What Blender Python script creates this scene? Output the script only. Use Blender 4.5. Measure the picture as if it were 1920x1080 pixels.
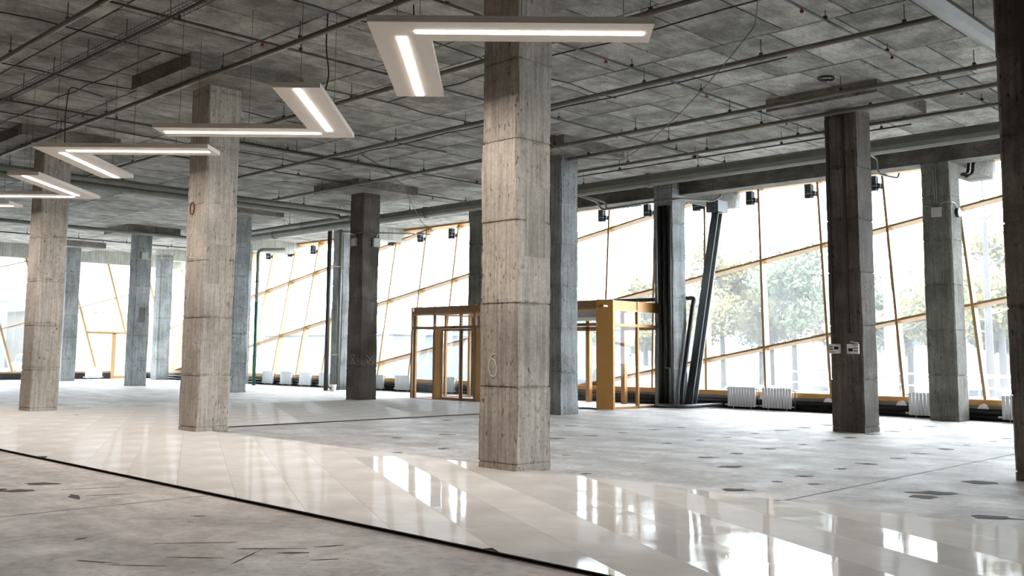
import bpy, math, random
from mathutils import Matrix, Vector
random.seed(7)
scene = bpy.context.scene
for o in list(bpy.data.objects):
    bpy.data.objects.remove(o, do_unlink=True)
COL = scene.collection

# ------------------------------------------------------------------ camera
# World axes: x runs across the hall towards the glass facade, y runs along it, z up.
PSI, TILT, ROLL = math.radians(45.248), math.radians(6.334), math.radians(0.469)
FPX, CX, CY, EYE = 1843.3, 941.6, 458.8, 1.6
fwd_h = Vector((math.sin(PSI), math.cos(PSI), 0)); right = Vector((math.cos(PSI), -math.sin(PSI), 0))
fwd = (fwd_h * math.cos(TILT) + Vector((0, 0, math.sin(TILT)))).normalized()
up = right.cross(fwd)
r2 = right * math.cos(ROLL) + up * math.sin(ROLL)
u2 = -right * math.sin(ROLL) + up * math.cos(ROLL)
cam_d = bpy.data.cameras.new('camera'); cam = bpy.data.objects.new('camera', cam_d); COL.objects.link(cam)
m = Matrix((r2, u2, -fwd)).transposed().to_4x4(); m.translation = (0, 0, EYE); cam.matrix_world = m
cam_d.sensor_fit = 'HORIZONTAL'; cam_d.sensor_width = 36; cam_d.lens = FPX / 1920 * 36
cam_d.shift_x = (960 - CX) / 1920; cam_d.shift_y = (CY - 540) / 1920
cam_d.clip_start = .05; cam_d.clip_end = 600
scene.camera = cam

# ------------------------------------------------------------------ overcast sky, exposure
world = bpy.data.worlds.new('overcast'); scene.world = world; world.use_nodes = True
bg = world.node_tree.nodes['Background']
bg.inputs['Color'].default_value = (.87, .945, 1.0, 1); bg.inputs['Strength'].default_value = 16.0
LAMP_POWER = 68.0
scene.view_settings.view_transform = 'Standard'; scene.view_settings.look = 'None'
scene.view_settings.exposure = 0.18; scene.view_settings.gamma = 1.0
scene.view_settings.use_curve_mapping = False
scene.cycles.max_bounces = 8; scene.cycles.diffuse_bounces = 4; scene.cycles.glossy_bounces = 3
scene.cycles.use_adaptive_sampling = True; scene.cycles.adaptive_threshold = .03
scene.cycles.transparent_max_bounces = 16; scene.cycles.caustics_reflective = False; scene.cycles.caustics_refractive = False
scene.cycles.sample_clamp_indirect = 8.0; scene.cycles.sample_clamp_direct = 12.0; scene.cycles.use_light_tree = False

# ------------------------------------------------------------------ materials
def srgb(r, g, b):
    f = lambda c: (c / 255 / 12.92) if c / 255 <= .04045 else ((c / 255 + .055) / 1.055) ** 2.4
    return (f(r), f(g), f(b), 1)

class NT:
    def __init__(s, name):
        s.m = bpy.data.materials.new(name); s.m.use_nodes = True
        s.t = s.m.node_tree; s.n = s.t.nodes; s.l = s.t.links
        s.b = s.n['Principled BSDF']; s.out = s.n['Material Output']
    def node(s, typ, **kw):
        n = s.n.new(typ)
        for k, v in kw.items():
            if k in n.inputs.keys() if isinstance(k, str) else False: n.inputs[k].default_value = v
            else: setattr(n, k, v)
        return n
    def link(s, a, b): s.l.new(a, b)
    def coords(s, scale=(1, 1, 1), rand=True):
        tc = s.node('ShaderNodeTexCoord')
        src = tc.outputs['Object']
        if rand:
            oi = s.node('ShaderNodeObjectInfo'); mu = s.node('ShaderNodeVectorMath', operation='SCALE')
            cb = s.node('ShaderNodeCombineXYZ')
            for i in range(3): s.link(oi.outputs['Random'], cb.inputs[i])
            s.link(cb.outputs[0], mu.inputs[0]); mu.inputs['Scale'].default_value = 61.7
            ad = s.node('ShaderNodeVectorMath', operation='ADD')
            s.link(src, ad.inputs[0]); s.link(mu.outputs[0], ad.inputs[1]); src = ad.outputs[0]
        mp = s.node('ShaderNodeMapping'); mp.inputs['Scale'].default_value = scale
        s.link(src, mp.inputs['Vector']); return mp.outputs[0]
    def noise(s, co, scale, detail=4, rough=.55, dist=0):
        n = s.node('ShaderNodeTexNoise'); n.inputs['Scale'].default_value = scale
        n.inputs['Detail'].default_value = detail; n.inputs['Roughness'].default_value = rough
        n.inputs['Distortion'].default_value = dist
        s.link(co, n.inputs['Vector']); return n.outputs['Fac']
    def ramp(s, fac, a, b, ca=(0, 0, 0, 1), cb=(1, 1, 1, 1)):
        r = s.node('ShaderNodeValToRGB'); e = r.color_ramp.elements
        e[0].position = a; e[1].position = b; e[0].color = ca; e[1].color = cb
        s.link(fac, r.inputs['Fac']); return r.outputs['Color']
    def mix(s, fac, a, b, typ='MIX'):
        n = s.node('ShaderNodeMix', data_type='RGBA', blend_type=typ)
        for sock, v in ((n.inputs[0], fac), (n.inputs[6], a), (n.inputs[7], b)):
            if hasattr(v, 'links'): s.link(v, sock)
            else: sock.default_value = v
        return n.outputs[2]
    def bump(s, h, strength=.3, dist=.02):
        n = s.node('ShaderNodeBump'); n.inputs['Strength'].default_value = strength
        n.inputs['Distance'].default_value = dist; s.link(h, n.inputs['Height'])
        s.link(n.outputs['Normal'], s.b.inputs['Normal'])

def plain(name, c, rough=.5, metal=0., var=.12, spec=.5):
    t = NT(name); co = t.coords((1, 1, 1))
    dark = tuple(x * (1 - var) for x in c[:3]) + (1,); lite = tuple(min(1, x * (1 + var)) for x in c[:3]) + (1,)
    t.link(t.ramp(t.noise(co, 3.0), .3, .7, dark, lite), t.b.inputs['Base Color'])
    t.b.inputs['Roughness'].default_value = rough; t.b.inputs['Metallic'].default_value = metal
    t.b.inputs['Specular IOR Level'].default_value = spec
    return t.m

def concrete(name, c1, c2, streak=(9, 9, .35), pit=True, lift=False, bump=.35, panel=False, big=.9):
    t = NT(name); co = t.coords()
    base = t.ramp(t.noise(co, big, 3, .6), .36, .66, c1, c2)
    cs = t.coords(streak); sn = t.noise(cs, 2.2, 3, .65)
    st = t.ramp(sn, .38, .60, (.66, .64, .62, 1), (1, 1, 1, 1))
    col = t.mix(.85 if not panel else .6, base, st, 'MULTIPLY')
    fn = t.noise(co, 16, 3, .75)
    fine = t.ramp(fn, .34, .62, (.72, .71, .70, 1), (1.0, 1.0, 1.0, 1))
    col = t.mix(.8, col, fine, 'MULTIPLY')
    if pit:
        cp = t.coords((1, 1, .35) if lift else (1, 1, 1))
        p = t.ramp(t.noise(cp, 26, 1, .5), .27, .36, (.30, .28, .26, 1), (1, 1, 1, 1))
        msk = t.ramp(t.noise(co, 1.3, 2), .42, .54)
        col = t.mix(msk, col, t.mix(1.0, col, p, 'MULTIPLY'))
    if lift:   # every cast lift of the column came out in a slightly different tone
        tc = t.node('ShaderNodeTexCoord'); sx = t.node('ShaderNodeSeparateXYZ'); t.link(tc.outputs['Object'], sx.inputs[0])
        dv = t.node('ShaderNodeMath', operation='DIVIDE'); dv.inputs[1].default_value = 1.15; t.link(sx.outputs['Z'], dv.inputs[0])
        fl = t.node('ShaderNodeMath', operation='FLOOR'); t.link(dv.outputs[0], fl.inputs[0])
        oi = t.node('ShaderNodeObjectInfo'); ad = t.node('ShaderNodeMath', operation='ADD')
        t.link(fl.outputs[0], ad.inputs[0]); t.link(oi.outputs['Random'], ad.inputs[1])
        wn = t.node('ShaderNodeTexWhiteNoise', noise_dimensions='1D'); t.link(ad.outputs[0], wn.inputs['W'])
        col = t.mix(.9, col, t.ramp(wn.outputs['Value'], 0, 1, (.84, .84, .85, 1), (1.0, .99, .98, 1)), 'MULTIPLY')
        # rust and grime along the lift joints
        fr = t.node('ShaderNodeMath', operation='FRACT'); t.link(dv.outputs[0], fr.inputs[0])
        pp = t.node('ShaderNodeMath', operation='PINGPONG'); pp.inputs[1].default_value = .5; t.link(fr.outputs[0], pp.inputs[0])
        wob = t.node('ShaderNodeMath', operation='MULTIPLY_ADD'); t.link(t.noise(co, 5, 2, .7), wob.inputs[0])
        wob.inputs[1].default_value = .22; t.link(pp.outputs[0], wob.inputs[2])
        gr = t.ramp(wob.outputs[0], .085, .135, (.52, .49, .46, 1), (1, 1, 1, 1))
        col = t.mix(.8, col, gr, 'MULTIPLY')
    if panel:
        oi = t.node('ShaderNodeObjectInfo')
        col = t.mix(1.0, col, t.ramp(oi.outputs['Random'], 0, 1, (.62, .62, .62, 1), (1.0, 1.0, 1.0, 1)), 'MULTIPLY')
    t.link(col, t.b.inputs['Base Color'])
    t.b.inputs['Roughness'].default_value = .85; t.b.inputs['Specular IOR Level'].default_value = .25
    t.bump(fn, bump, .012)
    return t.m

M = {}
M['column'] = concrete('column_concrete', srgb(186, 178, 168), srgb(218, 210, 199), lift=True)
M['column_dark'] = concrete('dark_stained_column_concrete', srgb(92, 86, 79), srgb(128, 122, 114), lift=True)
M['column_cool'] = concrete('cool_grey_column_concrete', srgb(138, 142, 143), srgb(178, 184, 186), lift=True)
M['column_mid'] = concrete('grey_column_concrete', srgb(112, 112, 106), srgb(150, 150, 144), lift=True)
M['capital'] = concrete('capital_concrete', srgb(124, 120, 113), srgb(160, 156, 148), streak=(1.2, 3, 6), pit=True)
M['patch'] = concrete('mortar_patch_concrete', srgb(180, 172, 162), srgb(208, 200, 190), pit=False)
M['patch_dark'] = concrete('dark_mortar_patch', srgb(100, 94, 87), srgb(128, 122, 114), pit=False)
M['ceil'] = concrete('ceiling_concrete', srgb(150, 148, 141), srgb(208, 206, 198), streak=(1.6, 7, 2), panel=True, bump=.5, big=1.6)
M['ceil_slab'] = concrete('ceiling_joint_concrete', srgb(30, 29, 27), srgb(46, 44, 42), pit=False)
M['beam'] = concrete('beam_concrete', srgb(92, 90, 84), srgb(124, 121, 114), streak=(3, 1, 3))
M['wall'] = concrete('wall_concrete', srgb(74, 70, 66), srgb(96, 92, 86))
M['fascia'] = concrete('fascia_concrete', srgb(186, 188, 180), srgb(206, 208, 200), pit=False)

def floor_mat(name='floor_screed', tint=(1, 1, 1, 1)):
    t = NT(name); co = t.coords(rand=False)
    base = t.ramp(t.noise(co, .22, 4, .62), .34, .66, srgb(204, 199, 194), srgb(240, 236, 232))
    sm = t.ramp(t.noise(t.coords((1.3, .35, 1), False), 1.1, 4, .65, .4), .36, .58, (.66, .645, .63, 1), (1, 1, 1, 1))
    col = t.mix(.95, base, sm, 'MULTIPLY')
    sc = t.ramp(t.noise(t.coords((.5, 4, 1), False), 1.4, 3, .75, 1.2), .28, .36, (.60, .57, .54, 1), (1, 1, 1, 1))
    col = t.mix(.75, col, sc, 'MULTIPLY')
    sp = t.ramp(t.noise(co, 14, 3, .6), .30, .38, (.45, .42, .40, 1), (1, 1, 1, 1))
    col = t.mix(t.ramp(t.noise(co, .7, 3), .5, .62), col, t.mix(1., col, sp, 'MULTIPLY'))
    dirt = t.ramp(t.noise(co, 1.3, 3, .75, .6), .40, .58, (.70, .68, .66, 1), (1, 1, 1, 1))
    col = t.mix(.8, col, dirt, 'MULTIPLY')
    col = t.mix(.8, col, t.ramp(t.noise(co, 9, 2, .8), .34, .60, (.74, .73, .72, 1), (1, 1, 1, 1)), 'MULTIPLY')
    col = t.mix(1., col, tint, 'MULTIPLY')
    t.link(col, t.b.inputs['Base Color'])
    r = t.ramp(t.noise(co, 1.6, 3), .3, .7, (.48, .48, .48, 1), (.75, .75, .75, 1)); t.link(r, t.b.inputs['Roughness'])
    t.b.inputs['Specular IOR Level'].default_value = .35
    t.bump(t.noise(co, 9, 3, .7), .25, .01)
    return t.m
M['floor'] = floor_mat()
M['floor_old'] = floor_mat('older_brown_screed', (.90, .85, .82, 1))
M['groove'] = plain('dark_joint_filler', srgb(46, 42, 38), .9)
M['gouge'] = plain('crumbled_dark_mortar', srgb(70, 63, 58), .95, var=.4)
M['bed'] = plain('dark_tile_bedding', srgb(40, 37, 34), .95)

def tile_mat():
    t = NT('polished_stone_tile'); co = t.coords(rand=False)
    base = t.ramp(t.noise(co, 1.1, 5, .6), .3, .7, srgb(214, 209, 203), srgb(232, 228, 223))
    oi = t.node('ShaderNodeObjectInfo')
    base = t.mix(1., base, t.ramp(oi.outputs['Random'], 0, 1, (.95, .95, .95, 1), (1, 1, 1, 1)), 'MULTIPLY')
    base = t.mix(.5, base, t.ramp(t.noise(t.coords((1, .3, 1), False), 3, 5, .7), .3, .6, (.86, .85, .84, 1), (1, 1, 1, 1)), 'MULTIPLY')
    r = t.ramp(t.noise(co, 2.3, 3, .6), .40, .74, (.03, .03, .03, 1), (.14, .14, .14, 1))
    du = t.node('ShaderNodeAttribute', attribute_type='OBJECT', attribute_name='matte')     # mirror share per tile, set to keep window reflections in chosen rows
    df = t.node('ShaderNodeBsdfDiffuse'); t.link(base, df.inputs['Color'])
    gs = t.node('ShaderNodeBsdfGlossy'); t.link(r, gs.inputs['Roughness'])
    fm = t.node('ShaderNodeMapRange'); fm.inputs['To Min'].default_value = .16; fm.inputs['To Max'].default_value = .012
    t.link(du.outputs['Fac'], fm.inputs['Value'])
    mx = t.node('ShaderNodeMixShader'); t.link(fm.outputs[0], mx.inputs[0]); t.link(df.outputs[0], mx.inputs[1]); t.link(gs.outputs[0], mx.inputs[2])
    t.link(mx.outputs[0], t.out.inputs['Surface'])
    # shading normal tilted per row to steer the window reflections; the tiles lie flat
    at = t.node('ShaderNodeAttribute', attribute_type='OBJECT', attribute_name='normal_tilt')
    geo = t.node('ShaderNodeNewGeometry')
    sv = t.node('ShaderNodeVectorMath', operation='SCALE'); sv.inputs[0].default_value = (.71, .70, 0)
    t.link(at.outputs['Fac'], sv.inputs['Scale'])
    wv = t.node('ShaderNodeTexNoise'); wv.inputs['Scale'].default_value = 2.2; wv.inputs['Detail'].default_value = 2
    t.link(co, wv.inputs['Vector'])
    sb = t.node('ShaderNodeVectorMath', operation='SUBTRACT'); sb.inputs[1].default_value = (.5, .5, .5); t.link(wv.outputs['Color'], sb.inputs[0])
    s2 = t.node('ShaderNodeVectorMath', operation='SCALE'); s2.inputs['Scale'].default_value = .012; t.link(sb.outputs[0], s2.inputs[0])
    a1 = t.node('ShaderNodeVectorMath', operation='ADD'); t.link(geo.outputs['Normal'], a1.inputs[0]); t.link(sv.outputs[0], a1.inputs[1])
    a2 = t.node('ShaderNodeVectorMath', operation='ADD'); t.link(a1.outputs[0], a2.inputs[0]); t.link(s2.outputs[0], a2.inputs[1])
    nn = t.node('ShaderNodeVectorMath', operation='NORMALIZE'); t.link(a2.outputs[0], nn.inputs[0])
    t.link(nn.outputs[0], gs.inputs['Normal']); t.n.remove(t.b)
    return t.m
M['tile'] = tile_mat()

def glass_mat(name, veil, tint=(.97, .985, 1, 1)):
    t = NT(name); n = t.n
    n.remove(t.b)
    tr = t.node('ShaderNodeBsdfTransparent'); tr.inputs['Color'].default_value = tint
    tl = t.node('ShaderNodeBsdfTranslucent'); tl.inputs['Color'].default_value = (.95, .96, .97, 1)
    gl = t.node('ShaderNodeBsdfGlossy'); gl.inputs['Roughness'].default_value = .02
    co = t.coords()
    vf = t.node('ShaderNodeMapRange'); vf.inputs['From Min'].default_value = .3; vf.inputs['From Max'].default_value = .7
    vf.inputs['To Min'].default_value = veil * .75; vf.inputs['To Max'].default_value = veil * 1.25
    t.link(t.noise(co, .8, 5, .6), vf.inputs['Value'])
    m1 = t.node('ShaderNodeMixShader'); t.link(vf.outputs[0], m1.inputs[0]); t.link(tr.outputs[0], m1.inputs[1]); t.link(tl.outputs[0], m1.inputs[2])
    lw = t.node('ShaderNodeLayerWeight'); lw.inputs['Blend'].default_value = .5
    pw = t.node('ShaderNodeMath', operation='POWER'); pw.inputs[1].default_value = 5.0; t.link(lw.outputs['Facing'], pw.inputs[0])
    fr = t.node('ShaderNodeMath', operation='MULTIPLY_ADD'); fr.inputs[1].default_value = .35; fr.inputs[2].default_value = .02; t.link(pw.outputs[0], fr.inputs[0])
    m2 = t.node('ShaderNodeMixShader'); t.link(fr.outputs[0], m2.inputs[0]); t.link(m1.outputs[0], m2.inputs[1]); t.link(gl.outputs[0], m2.inputs[2])
    t.link(m2.outputs[0], t.out.inputs['Surface'])
    return t.m
M['glass'] = glass_mat('hazed_facade_glass', .040)  # veil puts a white haze into the panes to wash out the view
M['glass_clear'] = glass_mat('clear_door_glass', .004)

def emit(name, c, s):
    t = NT(name); t.b.inputs['Base Color'].default_value = (.9, .9, .9, 1)
    t.b.inputs['Emission Color'].default_value = c; t.b.inputs['Emission Strength'].default_value = s
    return t.m
M['led'] = emit('warm_led_diffuser', (1, .91, .83, 1), LAMP_POWER)
M['lamp'] = plain('lamp_white_enamel', srgb(226, 216, 206), .55, var=.02)
M['wire'] = plain('thin_steel_wire', srgb(70, 66, 62), .5, .5)
M['pipe'] = plain('olive_grey_pipe_paint', srgb(100, 95, 84), .42, .0)
M['pipe_big'] = plain('sage_grey_pipe_paint', srgb(112, 113, 104), .4)
M['pipe_dark'] = plain('brown_black_pipe', srgb(58, 53, 48), .5)
M['pipe_black'] = plain('black_pipe_lagging', srgb(22, 23, 25), .45)
M['green'] = plain('dark_green_pipe_paint', srgb(22, 92, 78), .4)
M['steel'] = plain('galvanised_steel', srgb(150, 154, 156), .35, .6)
M['steel_dark'] = plain('dark_grey_steel', srgb(72, 75, 78), .45, .3)
M['red'] = plain('red_sprinkler_cap', srgb(128, 52, 40), .5)
M['cable'] = plain('black_cable_rubber', srgb(26, 25, 24), .55)
M['gold'] = plain('gold_anodised_aluminium', srgb(176, 128, 68), .38, .25, var=.06)
M['gold_pale'] = plain('pale_gold_facade_paint', srgb(172, 138, 92), .45, .0, var=.05)
M['gold_wood'] = plain('golden_timber_board', srgb(198, 146, 82), .5, var=.1)
M['bronze'] = plain('brown_bronze_panel', srgb(142, 108, 76), .3, .35, var=.1)
M['sill_dark'] = plain('black_bitumen_upstand', srgb(34, 33, 32), .85, var=.35)
M['sill_grey'] = plain('grey_sill_insulation', srgb(112, 108, 102), .8, var=.2)
M['radiator'] = plain('white_radiator_enamel', srgb(226, 230, 234), .3, var=.02)
M['box_black'] = plain('black_actuator_casing', srgb(36, 38, 44), .5)
M['box_grey'] = plain('pale_grey_junction_box', srgb(186, 186, 180), .5, var=.05)
M['chalk'] = plain('white_chalk', srgb(226, 220, 210), .95)
M['white_plastic'] = plain('white_plastic', srgb(232, 230, 226), .45, var=.03)
M['rust'] = plain('rusty_wire', srgb(138, 84, 58), .8)
M['screen'] = plain('dark_meter_window', srgb(38, 30, 34), .25)
M['print'] = plain('brown_printed_strip', srgb(150, 108, 74), .6)
M['print_dark'] = plain('dark_printed_strip', srgb(96, 90, 86), .6)
M['sticker'] = plain('white_sticker', srgb(240, 240, 240), .5, var=.02)
M['asphalt'] = plain('pale_asphalt', srgb(150, 151, 152), .9, var=.1)
M['grass'] = plain('dry_lawn', srgb(60, 66, 44), .95, var=.2)
M['bark'] = plain('grey_bark', srgb(58, 54, 52), .9, var=.2)
M['leaf_yellow'] = plain('yellow_green_leaves', srgb(100, 92, 44), .8, var=.3)
M['leaf_green'] = plain('pale_green_leaves', srgb(72, 80, 52), .8, var=.3)
M['twig'] = plain('grey_twigs', srgb(74, 70, 69), .9)
M['car_white'] = plain('white_car_paint', srgb(238, 240, 242), .25, var=.02)
M['car_glass'] = plain('grey_car_glass', srgb(46, 50, 56), .1)
M['car_dark'] = plain('dark_car_paint', srgb(50, 55, 62), .3)
M['tyre'] = plain('black_tyre', srgb(40, 40, 42), .8)
M['rail_white'] = plain('white_railing_paint', srgb(245, 246, 248), .4, var=.02)
M['house_pale'] = plain('pale_grey_render', srgb(88, 90, 96), .9, var=.05)
M['house_brick'] = plain('pale_rose_brick', srgb(74, 66, 64), .9, var=.08)
M['house_yellow'] = plain('cream_yellow_render', srgb(100, 88, 60), .9, var=.05)
M['house_blue'] = plain('blue_grey_cladding', srgb(56, 62, 72), .7, var=.1)
M['pane_dark'] = plain('grey_window_pane', srgb(48, 52, 60), .2)

# ------------------------------------------------------------------ mesh helpers
class MB:
    def __init__(s): s.v = []; s.f = []
    def hexa(s, p):
        b = len(s.v); s.v += [tuple(q) for q in p]
        s.f += [(b, b+3, b+2, b+1), (b+4, b+5, b+6, b+7), (b, b+1, b+5, b+4), (b+1, b+2, b+6, b+5), (b+2, b+3, b+7, b+6), (b+3, b, b+4, b+7)]
        return s
    def box(s, x0, x1, y0, y1, z0, z1):
        return s.hexa([(x0, y0, z0), (x1, y0, z0), (x1, y1, z0), (x0, y1, z0), (x0, y0, z1), (x1, y0, z1), (x1, y1, z1), (x0, y1, z1)])
    def bar(s, a, b, w, h, side=(0, 0, 1)):
        """rectangular bar from a to b; w across, h along 'side'"""
        a = Vector(a); b = Vector(b); d = (b - a).normalized(); sd = Vector(side); sd = (sd - d * sd.dot(d)).normalized(); c = d.cross(sd)
        p = []
        for q in (a, b):
            for i, j in ((-1, -1), (1, -1), (1, 1), (-1, 1)): p.append(q + c * (w / 2 * i) + sd * (h / 2 * j))
        return s.hexa(p)
    def prism(s, poly, off):
        b = len(s.v); n = len(poly); off = Vector(off)
        s.v += [tuple(q) for q in poly] + [tuple(Vector(q) + off) for q in poly]
        s.f.append(tuple(range(b + n - 1, b - 1, -1))); s.f.append(tuple(range(b + n, b + 2 * n)))
        for i in range(n):
            j = (i + 1) % n; s.f.append((b + i, b + j, b + n + j, b + n + i))
        return s
    def tube(s, pts, r, n=8, cap=True):
        pts = [Vector(p) for p in pts]; b = len(s.v); rr = r if isinstance(r, (list, tuple)) else [r] * len(pts)
        prev = None
        for i, p in enumerate(pts):
            d = (pts[min(i + 1, len(pts) - 1)] - pts[max(i - 1, 0)]).normalized()
            if prev is None: a = d.orthogonal().normalized()
            else: a = (prev - d * prev.dot(d)); a = a.normalized() if a.length > 1e-6 else d.orthogonal().normalized()
            prev = a; c = d.cross(a)
            for k in range(n):
                t = 2 * math.pi * k / n; s.v.append(tuple(p + (a * math.cos(t) + c * math.sin(t)) * rr[i]))
        for i in range(len(pts) - 1):
            for k in range(n):
                q = (k + 1) % n; s.f.append((b + i * n + k, b + i * n + q, b + (i + 1) * n + q, b + (i + 1) * n + k))
        if cap:
            s.f.append(tuple(range(b + n - 1, b - 1, -1))); e = b + (len(pts) - 1) * n; s.f.append(tuple(range(e, e + n)))
        return s
    def mesh(s, name, mat, off=(0, 0, 0), smooth=False):
        me = bpy.data.meshes.new(name)
        me.from_pydata([(x - off[0], y - off[1], z - off[2]) for x, y, z in s.v], [], s.f)
        me.materials.append(mat)
        if smooth: me.polygons.foreach_set('use_smooth', [True] * len(me.polygons)); 
        me.update(); return me
    def build(s, name, mat, parent=None, origin=None, smooth=False):
        """vertices are given in world coordinates"""
        base = Vector((0, 0, 0)); q = parent
        while q is not None: base = base + q.location; q = q.parent
        org = Vector(origin) if origin is not None else base
        me = s.mesh(name, mat, org, smooth)
        o = bpy.data.objects.new(name, me); COL.objects.link(o)
        if parent is not None: o.parent = parent
        o.location = org - base
        return o

def empty(name, loc):
    o = bpy.data.objects.new(name, None); o.location = loc; o.empty_display_size = .2; COL.objects.link(o); return o
def tag(o, label, cat, group=None):
    o['label'] = label; o['category'] = cat
    if group: o['group'] = group
    return o
def thing(name, loc, label, cat, group=None): return tag(empty(name, loc), label, cat, group)
def struct(o, label=None):
    o['kind'] = 'structure'
    if label: o['label'] = label
    return o
def inst(me, name, parent, loc):
    o = bpy.data.objects.new(name, me); COL.objects.link(o); o.parent = parent; o.location = loc; return o
def copy_tree(o, parent=None):
    c = o.copy(); COL.objects.link(c)
    c.parent = parent
    for ch in list(o.children): copy_tree(ch, c)
    return c
def arc(c, a, b, r, t0, t1, n=6):
    c = Vector(c); a = Vector(a); b = Vector(b)
    return [c + a * (r * math.cos(t0 + (t1 - t0) * i / n)) + b * (r * math.sin(t0 + (t1 - t0) * i / n)) for i in range(n + 1)]
def round_path(pts, r=.12, n=4):
    """polyline with its corners rounded"""
    pts = [Vector(p) for p in pts]; out = [pts[0]]
    for i in range(1, len(pts) - 1):
        p = pts[i]; a = pts[i - 1] - p; b = pts[i + 1] - p
        k = min(r, a.length * .45, b.length * .45); a = p + a.normalized() * k; b = p + b.normalized() * k
        for j in range(n + 1):
            t = j / n; out.append(a * (1 - t) ** 2 + p * (2 * t * (1 - t)) + b * t ** 2)
    out.append(pts[-1]); return out
def sag(a, b, drop, n=12):
    a = Vector(a); b = Vector(b)
    return [a.lerp(b, i / n) - Vector((0, 0, 4 * drop * (i / n) * (1 - i / n))) for i in range(n + 1)]
def clip(poly, nx, ny, d):
    """keep nx*x+ny*y <= d"""
    out = []
    for i in range(len(poly)):
        a = poly[i]; b = poly[(i + 1) % len(poly)]; fa = nx * a[0] + ny * a[1] - d; fb = nx * b[0] + ny * b[1] - d
        if fa <= 0: out.append(a)
        if fa * fb < 0:
            t = fa / (fa - fb); out.append((a[0] + t * (b[0] - a[0]), a[1] + t * (b[1] - a[1])))
    return out
def clip_rect(poly, x0, x1, y0, y1):
    for nx, ny, d in ((-1, 0, -x0), (1, 0, x1), (0, -1, -y0), (0, 1, y1)):
        poly = clip(poly, nx, ny, d)
        if len(poly) < 3: return []
    return poly

ZC, ZS = 7.306, 7.007            # ceiling, underside of the column capitals
YN, YE = -28.0, 56.0              # near end, far end of the hall (along y)
XB = -7.0                        # back wall
XF, LEAN = 26.8, .30             # foot of the glass facade and its outward lean
fx = lambda z: XF + LEAN * z

# ------------------------------------------------------------------ floor
fl = MB().box(XB - .3, 27.6, YN - .3, YE + .6, -.35, 0).build('floor', M['floor']); struct(fl, 'bare concrete screed floor with stains and scuffs')
S0, S1 = 5.72, 10.02             # polished strip
MB().box(XB, S0 - .05, YN, YE, -.01, .004).build('older_screed_bay', M['floor_old'], fl)
bed = MB()
bed.box(S0, S1, -6, 46, 0, .022); bed.box(S1, 22.6, 19.0, 27.1, 0, .022)
bed.build('tile_bed', M['bed'], fl)
MB().box(S0 - .05, S0 - .012, -6, 46, 0, .004).build('floor_joint', M['groove'], fl)
MB().bar((S1, 5.63, .0), (25.5, 5.72, .0), .02, .004).build('floor_joint', M['groove'], fl)
MB().bar((XB, 10.25, .004), (S0 - .06, 10.2, .004), .014, .003).build('floor_joint', M['groove'], fl)
# tiles laid at an angle to the hall
ang = math.atan(.53); cr_, sr_ = math.cos(ang), math.sin(ang)
rowh, tlen = .71 * cr_, 1.26
gap = .0012
for k in range(-60, 40):
    c0 = 2.71 + .71 * k
    for j in range(-40, 60):
        l0 = j * tlen + (k % 2) * tlen * .5
        # local frame: along row a=(y:cos, x:sin); across b=(x:cos, y:-sin); row starts where x = c0 + .53 y
        def P(l, h):
            return (c0 + h * cr_ + l * sr_ - 0 * sr_, l * cr_ - h * sr_)   # (x, y)
        # shift across measured from the row line, through (x=c0, y=0)
        q = [P(l0 + gap, gap), P(l0 + tlen - gap, gap), P(l0 + tlen - gap, rowh - gap), P(l0 + gap, rowh - gap)]
        for reg in ((S0, S1, 1.5, 31.0), (S1 + .002, 22.58, 19.0, 27.1)):
            pl = clip_rect(q, *reg)
            if len(pl) < 3: continue
            ar = abs(sum(pl[i][0] * pl[(i + 1) % len(pl)][1] - pl[(i + 1) % len(pl)][0] * pl[i][1] for i in range(len(pl)))) / 2
            if ar < .02: continue
            cx_ = sum(p[0] for p in pl) / len(pl); cy_ = sum(p[1] for p in pl) / len(pl)
            a2 = sum(pl[i][0] * pl[(i + 1) % len(pl)][1] - pl[(i + 1) % len(pl)][0] * pl[i][1] for i in range(len(pl)))
            if a2 < 0: pl = pl[::-1]
            o = MB().prism([(x, y, .018) for x, y in pl], (0, 0, .012)).build('tile', M['tile'], fl, origin=(cx_, cy_, 0))
            o['matte'] = 0. if (k in (0, 2, 3, 5) and cy_ < 12.6) else 1.
            o['normal_tilt'] = {0: .028, 2: .025, 3: .018, 5: .012}.get(k, -.03 if k in (1, 4) else (-.02 if k > 5 else 0.)) + random.uniform(-.003, .003)
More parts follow.
